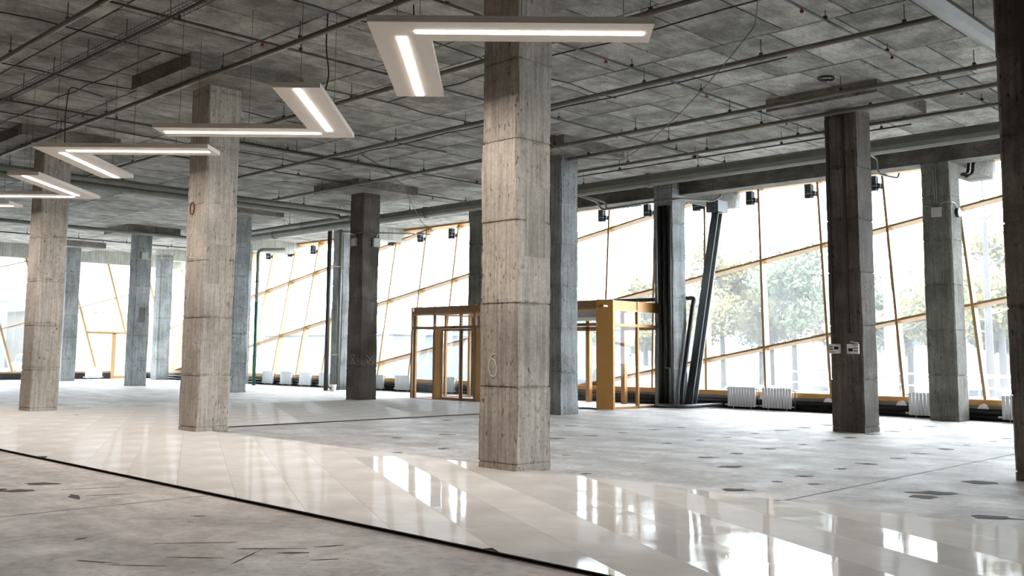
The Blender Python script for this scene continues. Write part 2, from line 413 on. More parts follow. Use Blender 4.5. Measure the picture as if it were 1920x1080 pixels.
# crumbled patches in rows across the screed
GM = []
for s_ in range(5):
    mb = MB(); n = 11; rnd = random.Random(s_)
    poly = [(.5 * math.cos(2 * math.pi * i / n) * rnd.uniform(.55, 1.1), .5 * math.sin(2 * math.pi * i / n) * rnd.uniform(.4, 1.1), 0) for i in range(n)]
    GM.append(mb.prism(poly, (0, 0, .004)).mesh('gouge', M['gouge']))
rnd = random.Random(3)
for (x, y) in [(16.16, 10.67), (17.17, 10.69), (18.44, 10.84), (15.57, 8.88), (16.81, 8.9), (17.95, 8.95), (18.97, 9.02), (20.13, 9.12), (21.32, 9.15), (22.21, 9.15), (23.48, 9.19), (13.52, 8.8), (14.43, 8.82), (12.65, 7.85), (13.64, 6.63), (12.44, 6.57), (11.62, 6.52), (14.57, 6.66), (15.73, 6.69), (16.82, 6.78), (17.96, 6.79), (19.07, 6.83), (20.27, 6.78), (21.24, 6.83), (10.54, 6.46), (12.1, 4.72), (11.66, 4.68), (13.55, 4.7), (11.77, 6.08), (10.71, 3.6), (15.32, 12.66), (17.07, 14.68), (12.08, 10.51), (15.11, 10.69), (10.42, 8.69), (11.31, 12.58), (10.31, 12.56), (12.08, 14.75), (16.1, 17.78), (16.4, 12.7), (17.6, 12.75), (18.6, 12.8), (13.4, 12.6), (14.3, 12.65), (13.3, 14.7), (14.6, 14.75), (19.6, 10.9), (20.8, 10.95), (22.0, 11.0)]:
    o = inst(rnd.choice(GM), 'gouge', fl, (x, y, 0)); o.rotation_euler.z = math.radians(-45) + rnd.uniform(-.5, .5)
    sc = rnd.uniform(.16, .42) if y > 5 else rnd.uniform(.4, .7); o.scale = (sc, sc * rnd.uniform(.35, .8), 1)
for (x, y, L, w, a) in ((4.7, 12.38, .6, .25, -45), (4.26, 11.97, .5, .25, -30), (4.1, 12.2, .35, .3, 0), (4.55, 11.08, .14, .5, -10), (4.9, 10.97, .5, .03, -25), (5.0, 11.6, .7, .025, -20), (4.24, 7.75, .9, .02, -38), (4.52, 7.15, .6, .04, -42), (4.59, 6.86, .35, .06, -40), (4.24, 6.99, .7, .025, 35), (3.48, 7.25, .5, .02, -50), (3.92, 7.23, .45, .03, -48), (4.62, 6.48, .3, .03, -30), (3.3, 7.6, .4, .03, -60), (4.95, 6.9, .25, .04, -20), (2.9, 6.9, .3, .04, -50), (3.6, 8.6, .12, .05, 10), (4.9, 9.0, .15, .04, -40)):
    o = inst(rnd.choice(GM), 'gouge', fl, (x, y, .002)); o.rotation_euler.z = math.radians(a); o.scale = (L, w, 1)

# ------------------------------------------------------------------ ceiling
ce = MB().box(XB - .3, 29.6, YN - .3, YE + .8, ZC + .02, ZC + .4).build('ceiling', M['ceil_slab']); struct(ce, 'raw concrete ceiling with shuttering panel joints')
rows = [-7.0, -5.6, -3.1, -.85, 1.7, 4.22, 6.77, 9.33, 11.82, 12.8, 15.35, 17.9, 20.45, 23.0, 25.55, 27.4, 29.5]
cells = []
for r in range(len(rows) - 1):
    x0, x1 = rows[r], rows[r + 1]; y = YN + ((r * .41) % 1.25) - 1.15
    if r == 10: y = 9.854 - 1.25 * 31
    if r == 11: y = 9.35 - 1.25 * 31
    while y < YE + .6:
        cells.append((x0, x1, y, y + 1.25)); y += 1.25
vis = lambda c: (c[0] + c[1]) / 2 + (c[2] + c[3]) / 2
inview = []
for c in cells:
    px, py = (c[0] + c[1]) / 2, (c[2] + c[3]) / 2
    d = px * fwd_h.x + py * fwd_h.y; lat = px * right.x + py * right.y
    inview.append((d if d > 11.5 and abs(lat) < d * .60 + 1.5 else 1e6 + d, c))
inview.sort(key=lambda t: t[0])
pm = {}
rest = MB(); rnd = random.Random(11)
for i, (d, (x0, x1, y0, y1)) in enumerate(inview):
    g = .02
    if i < 290 and d < 1e5:
        w = round(x1 - x0, 3)
        if w not in pm: pm[w] = MB().box(-w / 2 + g, w / 2 - g, -.625 + g, .625 - g, -.012, .02).mesh('panel', M['ceil'])
        inst(pm[w], 'panel', ce, ((x0 + x1) / 2, (y0 + y1) / 2, ZC + rnd.uniform(-.006, .004)))
    else:
        rest.box(x0 + g, x1 - g, max(y0, YN - .2) + g, min(y1, YE + .7) - g, ZC - .012, ZC + .02)
rp = rest.build('far_panels', M['ceil'], ce); rp['kind'] = 'stuff'

# ------------------------------------------------------------------ walls
struct(MB().box(XB - .3, XB, YN - .3, YE + .6, 0, ZC + .02).build('wall_back', M['wall']))
struct(MB().box(XB, 30.0, YN - .3, YN, -.3, ZC + .02).build('wall_near', M['wall']))
wf = MB().box(XF - .05, XF + .35, YN, YE + .5, 0, .30).build('wall_facade', M['sill_dark']); struct(wf, 'black upstand wall under the glass facade')
MB().box(XF - .02, XF + .33, YN, YE + .5, .30, .385).build('insulation_strip', M['sill_grey'], wf)
for i in range(22):
    y0 = YN + i * 4.0
    MB().box(XF + .02, XF + .42, y0 + .004, min(y0 + 3.996, YE + .5), .385, .53).build('sill_board', M['gold_wood'], wf)
# edge beam over the wall columns on the right
bm = MB().box(25.72, 26.35, YN, 26.6, 6.63, ZC).build('trim_1', M['beam']); struct(bm, 'deep concrete edge beam above the facade columns')

# ------------------------------------------------------------------ leaning facade glazing, a grid turned 10.8 degrees in its plane
win = empty('window_1', (XF, 30, .5)); struct(win, 'outward leaning glass facade on a tilted gold grid')
MU, TR = .19, -.19               # mullion slope dy/dz, transom slope dz/dy
Z0, Z1 = .5, ZC
nrm = Vector((1, 0, -LEAN)).normalized()   # outwards
FP = lambda y, z, d=0: Vector((fx(z), y, z)) + nrm * d
mus = [9.16 + 2.1 * k for k in range(-19, 24)]          # y at z=.5
y_lo, y_hi = YN + .1, YE + .2
for y in mus:
    za, zb = Z0, Z1
    ya = y; yb = y + MU * (zb - .5)
    if ya > y_hi + .2 or yb < y_lo: continue
    mb = MB(); mb.bar(FP(ya, za, .15), FP(yb, zb, .15), .075, .30, side=nrm)
    mb.build('mullion', M['gold_pale'], win)
trs = [4.87 + 2.89 * k for k in range(-4, 5)]          # z at y=0
for c in trs:
    for i in range(len(mus) - 1):
        # crossing with mullions i, i+1:  y = mu + MU (z-.5), z = c + TR y
        def X(mu_): return (mu_ + MU * (c - .5)) / (1 - MU * TR)
        ya, yb = X(mus[i]) + .04, X(mus[i + 1]) - .04; za, zb = c + TR * ya, c + TR * yb
        if max(za, zb) > Z1 or min(za, zb) < Z0:
            if min(za, zb) > Z1 or max(za, zb) < Z0: continue
            if za > Z1: ya = (Z1 - c) / TR; za = Z1
            if zb < Z0: yb = (Z0 - c) / TR; zb = Z0
            if yb - ya < .1: continue
        if ya < y_lo or yb > y_hi: continue
        MB().bar(FP(ya, za, .16), FP(yb, zb, .16), .07, .26, side=nrm).build('transom', M['gold_pale'], win)
for i in range(len(mus) - 1):
    for c, c2 in zip(trs[:-1], trs[1:]):
        cell = []
        for mu_, cc in ((mus[i], c), (mus[i + 1], c), (mus[i + 1], c2), (mus[i], c2)):
            y = (mu_ + MU * (cc - .5)) / (1 - MU * TR); cell.append((y, cc + TR * y))
        pl = clip_rect(cell, y_lo, y_hi, Z0, Z1 + .02)
        if len(pl) < 3: continue
        MB().prism([FP(y, z, .22) for y, z in pl], nrm * .012).build('pane', M['glass'], win)
hd = MB().bar(FP(YN, Z1 - .03, .15), FP(YE + .3, Z1 - .03, .15), .13, .34, side=nrm)
hd.build('head_rail', M['gold_wood'], win)

# ------------------------------------------------------------------ glazed end wall with its own tilted grid
we = MB().box(XB, 9.0, YE, YE + .35, 0, ZC + .02).build('wall_end', M['wall']); struct(we)
MB().box(9.0, 29.3, YE - .15, YE + .35, 6.57, ZC + .02).build('fascia_beam', M['fascia'], we)
MB().box(9.0, 24.62, YE - .05, YE + .3, 0, .34).build('upstand', M['sill_dark'], we)
MB().box(26.2, 27.0, YE - .05, YE + .3, 0, .34).build('upstand', M['sill_dark'], we)
MB().box(9.0, 24.62, YE + .02, YE + .3, .34, .44).build('sill_board', M['gold_pale'], we)
w2 = empty('window_2', (20, YE, .4)); struct(w2, 'glazed end wall with slanting pale gold mullions')
EM, ET = -.31, .315
e0 = [12.6 + 2.27 * k for k in range(-2, 9)]
et = [-3.15 + 3.36 * k for k in range(-4, 3)]
for x0 in e0:
    a = (x0 + EM * .42, .42); b = (x0 + EM * 6.6, 6.6)
    if b[0] < 9.1 or a[0] > 28.6: continue
    if 24.7 < a[0] < 26.2: a = (x0 + EM * 2.62, 2.62)
    MB().bar((a[0], YE + .12, a[1]), (b[0], YE + .12, b[1]), .11, .26, side=(0, 1, 0)).build('mullion', M['gold_pale'], w2)
for c in et:
    for i in range(len(e0) - 1):
        X = lambda m_: (m_ + EM * c) / (1 - EM * ET)
        xa, xb = X(e0[i]) + .06, X(e0[i + 1]) - .06; za, zb = c + ET * xa, c + ET * xb
        if min(za, zb) < .45 or max(za, zb) > 6.5 or xa < 9.1 or xb > 28.5: continue
        if xb > 23.2 and xa < 26.2 and min(za, zb) < 2.7: continue
        MB().bar((xa, YE + .14, za), (xb, YE + .14, zb), .06, .2, side=(0, 1, 0)).build('transom', M['gold_pale'], w2)
for i in range(len(e0) - 1):
    for c, c2 in zip(et[:-1], et[1:]):
        cell = []
        for m_, cc in ((e0[i], c), (e0[i + 1], c), (e0[i + 1], c2), (e0[i], c2)):
            x = (m_ + EM * cc) / (1 - EM * ET); cell.append((x, cc + ET * x))
        pl = clip_rect(cell, 9.0, 28.9, .42, 6.6)
        if len(pl) < 3: continue
        MB().prism([(x, YE + .18, z) for x, z in pl], (0, .012, 0)).build('pane', M['glass'], w2)
d1 = empty('door_1', (25.4, YE, 0)); struct(d1, 'pale gold framed glass door in the end wall')
MB().box(24.62, 24.86, YE - .02, YE + .14, 0, 2.6).build('jamb', M['gold_pale'], d1)
MB().box(26.1, 26.25, YE - .02, YE + .14, 0, 2.6).build('jamb', M['gold_pale'], d1)
MB().box(23.2, 26.25, YE - .02, YE + .14, 2.55, 2.68).build('door_header', M['gold_pale'], d1)
MB().box(24.86, 26.1, YE + .02, YE + .12, 0, .18).build('bottom_rail', M['gold_pale'], d1)
MB().box(24.86, 26.1, YE + .06, YE + .075, .18, 2.55).build('pane', M['glass'], d1)

# ------------------------------------------------------------------ concrete columns
def shaft(cx_, cy_, w, z1, seed, z0=0):
    rnd = random.Random(seed); mb = MB(); h = w / 2
    zs = []; z = z0; off = rnd.uniform(.0, .1)
    joints = [.12] + [1.06 + off + 1.15 * k for k in range(7)]
    n = int((z1 - z0) / .11)
    lev = [(z0 + (z1 - z0) * i / n, 0) for i in range(n + 1)]
    for jz in joints:
        if z0 + .05 < jz < z1 - .1:
            lev = [l for l in lev if abs(l[0] - jz) > .035]
            lev += [(jz - .013, 0), (jz - .010, .014), (jz + .008, .014), (jz + .011, 0)]
    lev.sort(); ch = [.015] * 4; prevb = None
    for z, ins in lev:
        for k in range(4):
            ch[k] = max(.008, min(.05, ch[k] + rnd.uniform(-.012, .012)))
        g = h - ins; pts = []
        for k, (sx, sy) in enumerate(((1, 1), (-1, 1), (-1, -1), (1, -1))):
            c = ch[k]
            a = (sx * g, sy * (g - c)); b = (sx * (g - c), sy * g)
            pts += ([a, b] if k % 2 == 0 else [b, a])
        b0 = len(mb.v); mb.v += [(cx_ + x, cy_ + y, z) for x, y in pts]
        if prevb is not None:
            for i in range(8):
                j = (i + 1) % 8; mb.f.append((prevb + i, prevb + j, b0 + j, b0 + i))
        prevb = b0
    mb.f.append(tuple(range(7, -1, -1))); mb.f.append(tuple(range(prevb, prevb + 8)))
    return mb
cols = {}
def column(key, x, y, label, cap=True, corbel=False, w=.725, top=None, ctop=ZS, mat='column'):
    t = thing('concrete_column', (x, y, 0), label, 'column', 'concrete columns of the hall')
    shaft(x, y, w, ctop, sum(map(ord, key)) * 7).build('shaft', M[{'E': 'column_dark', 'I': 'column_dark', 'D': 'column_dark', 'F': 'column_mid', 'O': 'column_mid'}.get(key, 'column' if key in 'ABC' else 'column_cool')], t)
    if cap:
        mb = MB(); c = 1.27
        mb.box(x - c, x + c, y - c, y + c, ZS, ZC + .01); mb.build('capital', M['capital'], t)
    if corbel:
        MB().box(x - .36, 29.35, y - .36, y + .36, 6.62 if y < 27 else 6.72, ZC).build('corbel', M['fascia'] if y > 27 else M['beam'], t)
    cols[key] = t; return t
R0, R1, R2 = 10.05, 20.64, 26.2
column('A', 10.055, 9.69, 'large warm-lit column in the foreground with a chalk figure 6')
column('B', 10.04, 18.37, 'warm-lit column with a rusty wire loop, second along the polished strip')
column('C', 10.0, 27.0, 'warm-lit column furthest left along the polished strip')
column('D', 14.49, 4.11, 'dark brown column cut by the right edge of the picture', cap=False, ctop=ZC)
column('E', 20.66, 9.69, 'dark column carrying two white meter boxes')
column('H', 20.2, 17.8, 'blue-grey column half hidden behind the foreground column')
column('I', 20.5, 26.98, 'dark brown column marked with two chalk crosses')
column('J', 20.5, 35.3, 'blue-grey column half hidden behind the column with the wire loop')
column('K', 20.64, 44.25, 'grey column with a pale junction box near the end wall')
column('M', 20.9, 53.0, 'pale blue column half hidden behind the furthest left warm column')
column('F', 26.13, 9.76, 'dark column with a grey junction box and round box by the facade', cap=False, corbel=True)
column('G', 25.68, 18.0, 'column behind black pipes beside the raking steel prop', cap=False, corbel=True)
column('O', 26.1, 26.98, 'dark wall column rising behind the entrance vestibule', cap=False, corbel=True)
column('N', 25.9, 35.5, 'wall column behind two vertical pipes and a bucket', cap=False, corbel=True)
column('Q', 26.0, 44.3, 'wall column beside the green pipes', cap=False, corbel=True)
column('L', 26.0, 52.75, 'pale column nearest the corner of the end wall', cap=False, corbel=True)

# ------------------------------------------------------------------ zigzag pendant lamps
E1 = right; E2 = fwd_h
ZL, LH = 5.2, .075
def lamp(corner_y, corner_x, sgn, label):
    c = Vector((corner_x, corner_y, ZL)); e1, e2 = E1 * sgn, E2 * sgn; w, L = .66, 3.15
    t = thing('pendant_lamp', c, label, 'lamp', 'zigzag pendant lamps')
    pl = [c, c + e1 * L, c + e1 * (L + .03) + e2 * w, c + e1 * w + e2 * w, c + e1 * w + e2 * L, c + e2 * L]
    MB().prism(pl, (0, 0, LH)).build('housing', M['lamp'], t)
    a = c + e2 * (w / 2) + e1 * .50; b = c + e2 * (w / 2) + e1 * (L - .07)
    MB().bar(a - Vector((0, 0, .002)), b - Vector((0, 0, .002)), .105, .012).build('light_strip', M['led'], t)
    a = c + e1 * (w / 2) + e2 * .50; b = c + e1 * (w / 2) + e2 * (L - .07)
    MB().bar(a - Vector((0, 0, .002)), b - Vector((0, 0, .002)), .105, .012).build('light_strip', M['led'], t)
    for p in (c + e1 * .3 + e2 * .3, c + e1 * (L - .3) + e2 * .33, c + e2 * (L - .3) + e1 * .33, c + e1 * 1.7 + e2 * .33):
        MB().tube([p + Vector((0, 0, LH)), (p.x, p.y, ZC - .012)], .0035, 5).build('suspension_wire', M['wire'], t)
    return t
lamp(8.40, 6.34, 1, 'nearest white V-shaped pendant lamp in front of the foreground column')
lamp(13.25, 9.80, -1, 'white pendant lamp with its corner pointing right beside the wire loop column')
lamp(18.10, 6.31, 1, 'white V-shaped pendant lamp with its corner pointing left, third from the front')
lamp(23.20, 9.74, -1, 'white pendant lamp with its corner pointing right, fourth from the front')
lamp(27.95, 6.31, 1, 'white pendant lamp furthest back at the left edge')

# ------------------------------------------------------------------ ceiling services
hang_cache = {}
def hanger_mesh(z, r):
    k = (round(z, 3), r)
    if k not in hang_cache:
        mb = MB(); mb.tube([(0, 0, z + r * .9), (0, 0, ZC - .012)], .008, 5); mb.box(-.02, .02, -.03, .03, z + r * .9, z + r * .9 + .05)
        hang_cache[k] = mb.mesh('hanger', M['wire'])
    return hang_cache[k]
def pipe_y(x, y0, y1, z, r, label, mat='pipe', step=2.6, name='sprinkler_pipe', cat='pipe', coupl=3.3, group='straight ceiling pipes'):
    t = thing(name, (x, y0, z), label, cat, group)
    MB().tube([(x, y0, z), (x, y1, z)], r, 10).build('pipe_run', M[mat], t, smooth=False)
    y = y0 + .7
    hm = hanger_mesh(z, r)
    while y < y1 and step:
        skip = any(abs(x - c.location.x) < 1.35 and abs(y - c.location.y) < 1.35 and len(c.children) > 1 and 'capital' in c.children[1].name for c in cols.values())
        if not skip: inst(hm, 'hanger', t, (0, y - y0, -z))
        y += step
    y = y0 + coupl
    while coupl and y < y1:
        MB().tube([(x, y - .05, z), (x, y + .05, z)], r * 1.18, 10).build('coupling', M[mat], t); y += coupl * 2
    return t
pipe_y(6.06, 5, 30.1, 6.95, .048, 'slim ceiling pipe at the far left nearest the back of the hall')
pipe_y(9.22, 5.6, 30.1, 6.94, .048, 'slim ceiling pipe passing under the capital of the wire loop column')
pipe_y(12.25, 5.6, 30.1, 6.95, .048, 'slim ceiling pipe just behind the foreground column')
pipe_y(15.54, 5.56, 30.1, 6.95, .048, 'slim ceiling pipe ending at the thick pipe in the upper right corner')
pipe_y(18.76, 3, 30.1, 6.95, .048, 'slim ceiling pipe just in front of the meter box column capital')
pipe_y(20.13, 3, 18.6, 6.92, .048, 'slim ceiling pipe crossing in front of the meter box column head')
pipe_y(21.85, 3, 22, 6.95, .042, 'slim ceiling pipe just behind the meter box column')
pipe_y(22.5, 9, 22, 6.96, .02, 'thin conduit beside the thick sage pipe near the facade', mat='pipe_dark', name='conduit', coupl=0)
pipe_y(23.25, 2, 44.5, 6.70, .19, 'thick sage grey pipe running the length of the facade', mat='pipe_big', step=4.2, name='duct_pipe', coupl=5)
pipe_y(22.55, 30.6, 42.4, 6.78, .10, 'medium sage pipe running deep into the hall on the left', mat='pipe_big', step=3.5, name='duct_pipe')
def pipe_x(y, x0, x1, z, r, label, mat='pipe_dark', heads=0, name='sprinkler_pipe', step=2.4):
    t = thing(name, (x0, y, z), label, 'pipe', 'cross ceiling pipes')
    MB().tube([(x0, y, z), (x1, y, z)], r, 8).build('pipe_run', M[mat], t)
    x = x0 + .6; hm = hanger_mesh(z, r)
    while x < x1 and step:
        skip = any(abs(x - c.location.x) < 1.35 and abs(y - c.location.y) < 1.35 and len(c.children) > 1 and 'capital' in c.children[1].name for c in cols.values())
        if not skip: inst(hm, 'hanger', t, (x - x0, 0, -z))
        x += step
    if heads:
        x = x0 + 1.2
        while x < x1:
            MB().tube([(x, y, z - .01), (x, y, z - .04), (x, y, z - .05), (x, y, z - .085)], [.018, .018, .035, .03], 8).build('sprinkler_head', M['red'], t); x += heads
    return t
ords = ['first', 'second', 'third', 'fourth', 'fifth', 'sixth']
for i, y in enumerate((7.3, 11.28, 15.1, 22.9, 26.0 + .0)):
    pipe_x(y, 4.5 if y > 12 else 9.5, 24.5, 7.12, .022, 'thin dark cross pipe with red sprinkler heads, %s from the camera' % ords[i], heads=3.4)
pipe_x(5.35, 9.0, 18.6, 6.80, .15, 'thick pipe crossing the upper right corner of the ceiling', mat='pipe', name='duct_pipe', step=3.2)
pipe_x(30.3, 6, 22.5, 6.90, .10, 'medium cross pipe on the left, nearer of a pair', mat='pipe_big', name='duct_pipe', step=3.4)
pipe_x(31.2, 6, 22.44, 6.86, .10, 'medium cross pipe on the left, further of a pair', mat='pipe_big', name='duct_pipe', step=3.4)
pipe_x(33.0, 8, 25.0, 7.10, .07, 'cross pipe on the left close up to the ceiling', mat='pipe_big', name='duct_pipe', step=3.4)
pipe_x(42.8, 8, 22.95, 6.90, .085, 'long cross pipe deep in the hall in front of the end wall', mat='pipe_big', name='duct_pipe', step=4)
pipe_x(48.0, 9, 25.0, 7.0, .03, 'thin cross pipe furthest back near the end wall', heads=3.4)

def tray(pts_axis, label):
    (xa, ya), (xb, yb) = pts_axis; a = Vector((xa, ya, 6.93)); b = Vector((xb, yb, 6.93)); d = (b - a).normalized(); s = Vector((-d.y, d.x, 0))
    t = thing('cable_tray', a, label, 'cable tray', 'wire basket cable trays')
    L = (b - a).length
    for o_, h in ((-.1, 0), (.1, 0), (-.1, .06), (.1, .06)):
        MB().tube([a + s * o_ + Vector((0, 0, h)), b + s * o_ + Vector((0, 0, h))], .006, 5).build('side_wire', M['wire'], t)
    mb = MB(); k = 0.
    while k < L:
        p = a + d * k
        mb.tube([p - s * .1 + Vector((0, 0, .09)), p - s * .1, p + s * .1, p + s * .1 + Vector((0, 0, .09))], .004, 4); k += .12
    mb.build('rung_wires', M['wire'], t)['kind'] = 'stuff'
    k = .4
    while k < L:
        p = a + d * k; MB().tube([p, (p.x, p.y, ZC - .012)], .007, 5).build('hanger', M['wire'], t); k += 1.6
    MB().tube([a + Vector((0, 0, .015)), b + Vector((0, 0, .015))], .018, 6).build('cable', M['cable'], t)
tray(((7.1, 11.0), (7.1, 25.0)), 'wire basket cable tray running along the upper left ceiling')
tray(((12.6, 22.3), (18.6, 22.3)), 'wire basket cable tray behind the second lamp')

def cable(label, pts, r=.012, name='cable', mat='cable', n=6, smooth_r=.15):
    o = MB().tube(round_path(pts, smooth_r, 4), r, n).build(name, M[mat], origin=pts[0]); tag(o, label, 'cable', 'loose cables'); return o
H_ = ZC - .025
cable('black cable dangling at upper left beside the shadowed capital', [(9.0, 21.6, H_ - .01), (8.1, 21.2, H_ - .03), (8.05, 21.2, 6.6), (8.1, 21.25, 5.9), (8.0, 21.2, 5.6)])
cable('black cable dangling left of the nearest lamp', [(9.3, 13.4, H_ - .02), (9.28, 13.4, 6.7), (9.33, 13.35, 6.2), (9.25, 13.42, 5.75)])
cable('black cable hanging behind the nearest lamp next to the foreground column', [(10.0, 12.0, H_ - .02), (10.0, 11.95, 6.6), (10.05, 12.0, 6.1), (9.98, 12.0, 5.75)])
cable('long slack cable swooping across the right ceiling', [(13.0, 7.4, H_ - .02)] + [tuple(p) for p in sag((14.2, 8.2, 7.05), (20.4, 15.8, 6.72), .25, 8)] + [(19.4, 16.6, 6.75), (17.0, 16.2, 7.1), (16.6, 16.2, H_ - .01)], .009)
cable('cable loop hanging by the ceiling pipes above the vestibule', [(16.9, 22.5, H_ - .01), (17.6, 22.6, 7.1), (19.5, 23.8, 6.9), (22.4, 26.5, 6.55)] + [tuple(p) for p in sag((23.0, 26.9, 6.3), (25.5, 27.6, 6.5), .35, 6)], .012)
for i, (x, y0, y1, zz) in enumerate(((8.3, 17.5, 27, 7.24), (13.6, 6, 18, 7.24), (16.7, 9, 24, 7.25), (19.9, 12.0, 17.2, 7.26))):
    pts = []; rnd = random.Random(i)
    y = y0
    while y < y1: pts.append((x + rnd.uniform(-.06, .06), y, zz + rnd.uniform(-.03, .02))); y += .8
    cable('dark cable clipped along the ceiling, %s from the back of the hall' % ords[i], pts, .014, name='ceiling_cable')
for i, (y, x0, x1) in enumerate(((13.2, 6.5, 17.5), (17.3, 5.2, 17.0), (20.4, 5.5, 18.5), (24.7, 5.8, 18))):
    pts = []; rnd = random.Random(40 + i); x = x0
    while x < x1: pts.append((x, y + rnd.uniform(-.05, .05), 7.25 + rnd.uniform(-.03, .02))); x += .8
    cable('dark cable clipped across the ceiling, %s from the camera' % ords[i], pts, .013, name='ceiling_cable')
# coil of spare cable by the meter box column
mb = MB(); pts = []
for i in range(40):
    t = 2 * math.pi * i / 13; pts.append((18.3 + .16 * math.cos(t) + .01 * i / 10, 9.0 + .16 * math.sin(t), 7.20 - .001 * i))
tag(mb.tube(pts, .012, 6).build('cable_coil', M['cable'], origin=(18.3, 9, 7.2)), 'small coil of cable on the ceiling above the meter box column', 'cable')

# ------------------------------------------------------------------ radiators
def make_radiator():
    r = empty('radiator', (0, 0, 0)); n = 10; sw = .096
    sec = MB()
    sec.box(-.045, -.028, -.039, .039, 0, .585)
    sec.box(-.028, .03, -.03, .03, .02, .56)
    sec.box(-.045, .045, -.036, .036, .03, .075); sec.box(-.045, .045, -.036, .036, .505, .55)
    sec.prism([(-.04, -.042, .585), (.03, -.042, .575), (.03, .042, .575), (-.04, .042, .585)], (0, 0, .012))
    me = sec.mesh('section', M['radiator'])
    for i in range(n): inst(me, 'section', r, (0, (i - (n - 1) / 2) * sw, 0))
    gr = MB()
    for i in range(n): gr.box(-.020, .025, (i - (n - 1) / 2) * sw - .034, (i - (n - 1) / 2) * sw + .034, .560, .572)
    for z in (.05, .53):
        MB().tube([(0, -.55, z), (0, .55, z)], .018, 8).build('header_pipe', M['radiator'], r)
    MB().tube([(0, -.55, .53), (0, -.58, .53), (0, -.58, -.05)], .012, 6).build('feed_pipe', M['steel_dark'], r)
    for y in (-.3, .3): MB().tube([(0, y, -.065), (0, y, .05)], .012, 6).build('foot', M['radiator'], r)
    MB().tube([(0, .5, .05), (0, .58, .05)], .026, 8).build('valve', M['white_plastic'], r)
    return r
R_ = [(26.62, 16.07, 'ribbed white radiator under the facade, left of the pair right of the steel prop'), (26.62, 14.89, 'ribbed white radiator under the facade, right of the pair right of the steel prop'),
      (26.62, 10.51, 'ribbed white radiator half hidden by the column with the grey junction box'), (26.62, 8.17, 'ribbed white radiator cut by the brown column at the right edge'),
      (26.62, 42.55, 'ribbed white radiator beside the green pipes, first of the far row of four'), (26.62, 40.94, 'ribbed white radiator second in the far row of four'), (26.62, 39.33, 'ribbed white radiator third in the far row of four'),
      (26.62, 37.71, 'ribbed white radiator behind the dark vertical pipe'), (26.62, 33.93, 'ribbed white radiator half hidden by the chalk cross column'), (26.62, 32.19, 'ribbed white radiator just left of the entrance vestibule'),
      (26.62, 29.44, 'ribbed white radiator seen through the vestibule glass')]
rad = make_radiator()
for i, (x, y, lab) in enumerate(R_):
    o = rad if i == 0 else copy_tree(rad)
    o.location = (x, y, .065); tag(o, lab, 'radiator', 'ribbed white radiators')
for x, lab in ((23.52, 'ribbed white radiator under the end wall near the glass door'), (18.0, 'ribbed white radiator under the end wall at the left edge')):
    o = copy_tree(rad); o.location = (x, YE - .35, .065); o.rotation_euler.z = math.radians(90); tag(o, lab, 'radiator', 'ribbed white radiators')
for z, x, lab in ((.09, 26.705, 'lower black heating pipe along the foot of the facade'), (.22, 26.705, 'upper black heating pipe along the foot of the facade')):
    tag(MB().tube([(x, -2, z), (x, 25.2, z)], .04, 8).build('heating_pipe', M['pipe_black'], origin=(x, -2, z)), lab + ' on the right', 'pipe', 'facade heating pipes')
    tag(MB().tube([(x, 27.6, z), (x, 55, z)], .04, 8).build('heating_pipe', M['pipe_black'], origin=(x, 27.6, z)), lab + ' on the left', 'pipe', 'facade heating pipes')

# ------------------------------------------------------------------ actuators at the mullion heads, white foam at the feet
for i, y in enumerate(mus):
    yy = y + MU * 6.3
    if not (7 < yy < 47) or 23.5 < yy < 30: continue
    x = fx(6.8) - .12
    kk = [q for q in mus if (7 < q + MU * 6.3 < 23.5) == (yy < 25) and ((7 < q + MU * 6.3 < 23.5) or (30 <= q + MU * 6.3 < 47))].index(y)
    names = ['first', 'second', 'third', 'fourth', 'fifth', 'sixth', 'seventh', 'eighth', 'ninth', 'tenth']
    side_ = 'right of the foreground column' if yy < 25 else 'left of the foreground column'
    t = thing('window_actuator', (x, yy + .22, 6.6), 'black actuator box at mullion head, %s from right among those %s' % (names[min(kk, 9)], side_), 'actuator', 'black actuator boxes along the facade head')
    MB().box(x - .1, x + .1, yy + .12, yy + .34, 6.58, 7.02).build('casing', M['box_black'], t)
    MB().box(x - .02, x + .16, yy + .02, yy + .14, 6.64, 6.80).build('motor_arm', M['steel_dark'], t)
    MB().box(x - .11, x + .11, yy + .10, yy + .36, 6.70, 6.73).build('clamp_band', M['steel'], t)
for i, y in enumerate([q for q in mus if 7 < q < 23 and not 17 < q < 23][::-1]):
    t = MB()
    poly = [(XF - .08, y - .15, .30), (XF - .08, y + .13, .30), (XF - .09, y + .06, .40), (XF - .10, y - .03, .43), (XF - .09, y - .10, .39)]
    t.prism(poly, (.14, 0, .0))
    tag(t.build('foam_scrap', M['white_plastic'], origin=(XF - .05, y, .28)), 'white foam scrap at a mullion foot, %s from the steel prop' % names[i], 'scrap', 'foam scraps on the sill')

# ------------------------------------------------------------------ raking steel prop and pipes by column G
t = thing('steel_prop', (25.85, 17.4, 0), 'raking dark steel prop parallel to the leaning facade', 'prop')
pa, pb = Vector((25.86, 17.42, 0.02)), Vector((27.55, 17.42, 6.25)); pd = (pb - pa).normalized(); pn = Vector((pd.z, 0, -pd.x))
for s_ in (-1, 1):
    MB().bar(pa + pn * .12 * s_, pb + pn * .12 * s_, .26, .03, side=pn).build('flange', M['steel_dark'] if s_ < 0 else M['steel'], t)
MB().bar(pa, pb, .03, .22, side=pn).build('web', M['steel'], t)
MB().box(27.25, 27.85, 17.2, 17.64, 6.24, 6.62).build('head_bracket', M['steel_dark'], t)
for dy in (-.12, .12):
    for dz in (0, .12, .24): MB().tube([(27.22, 17.42 + dy, 6.3 + dz), (27.26, 17.42 + dy, 6.3 + dz)], .02, 6).build('bolt', M['steel'], t)
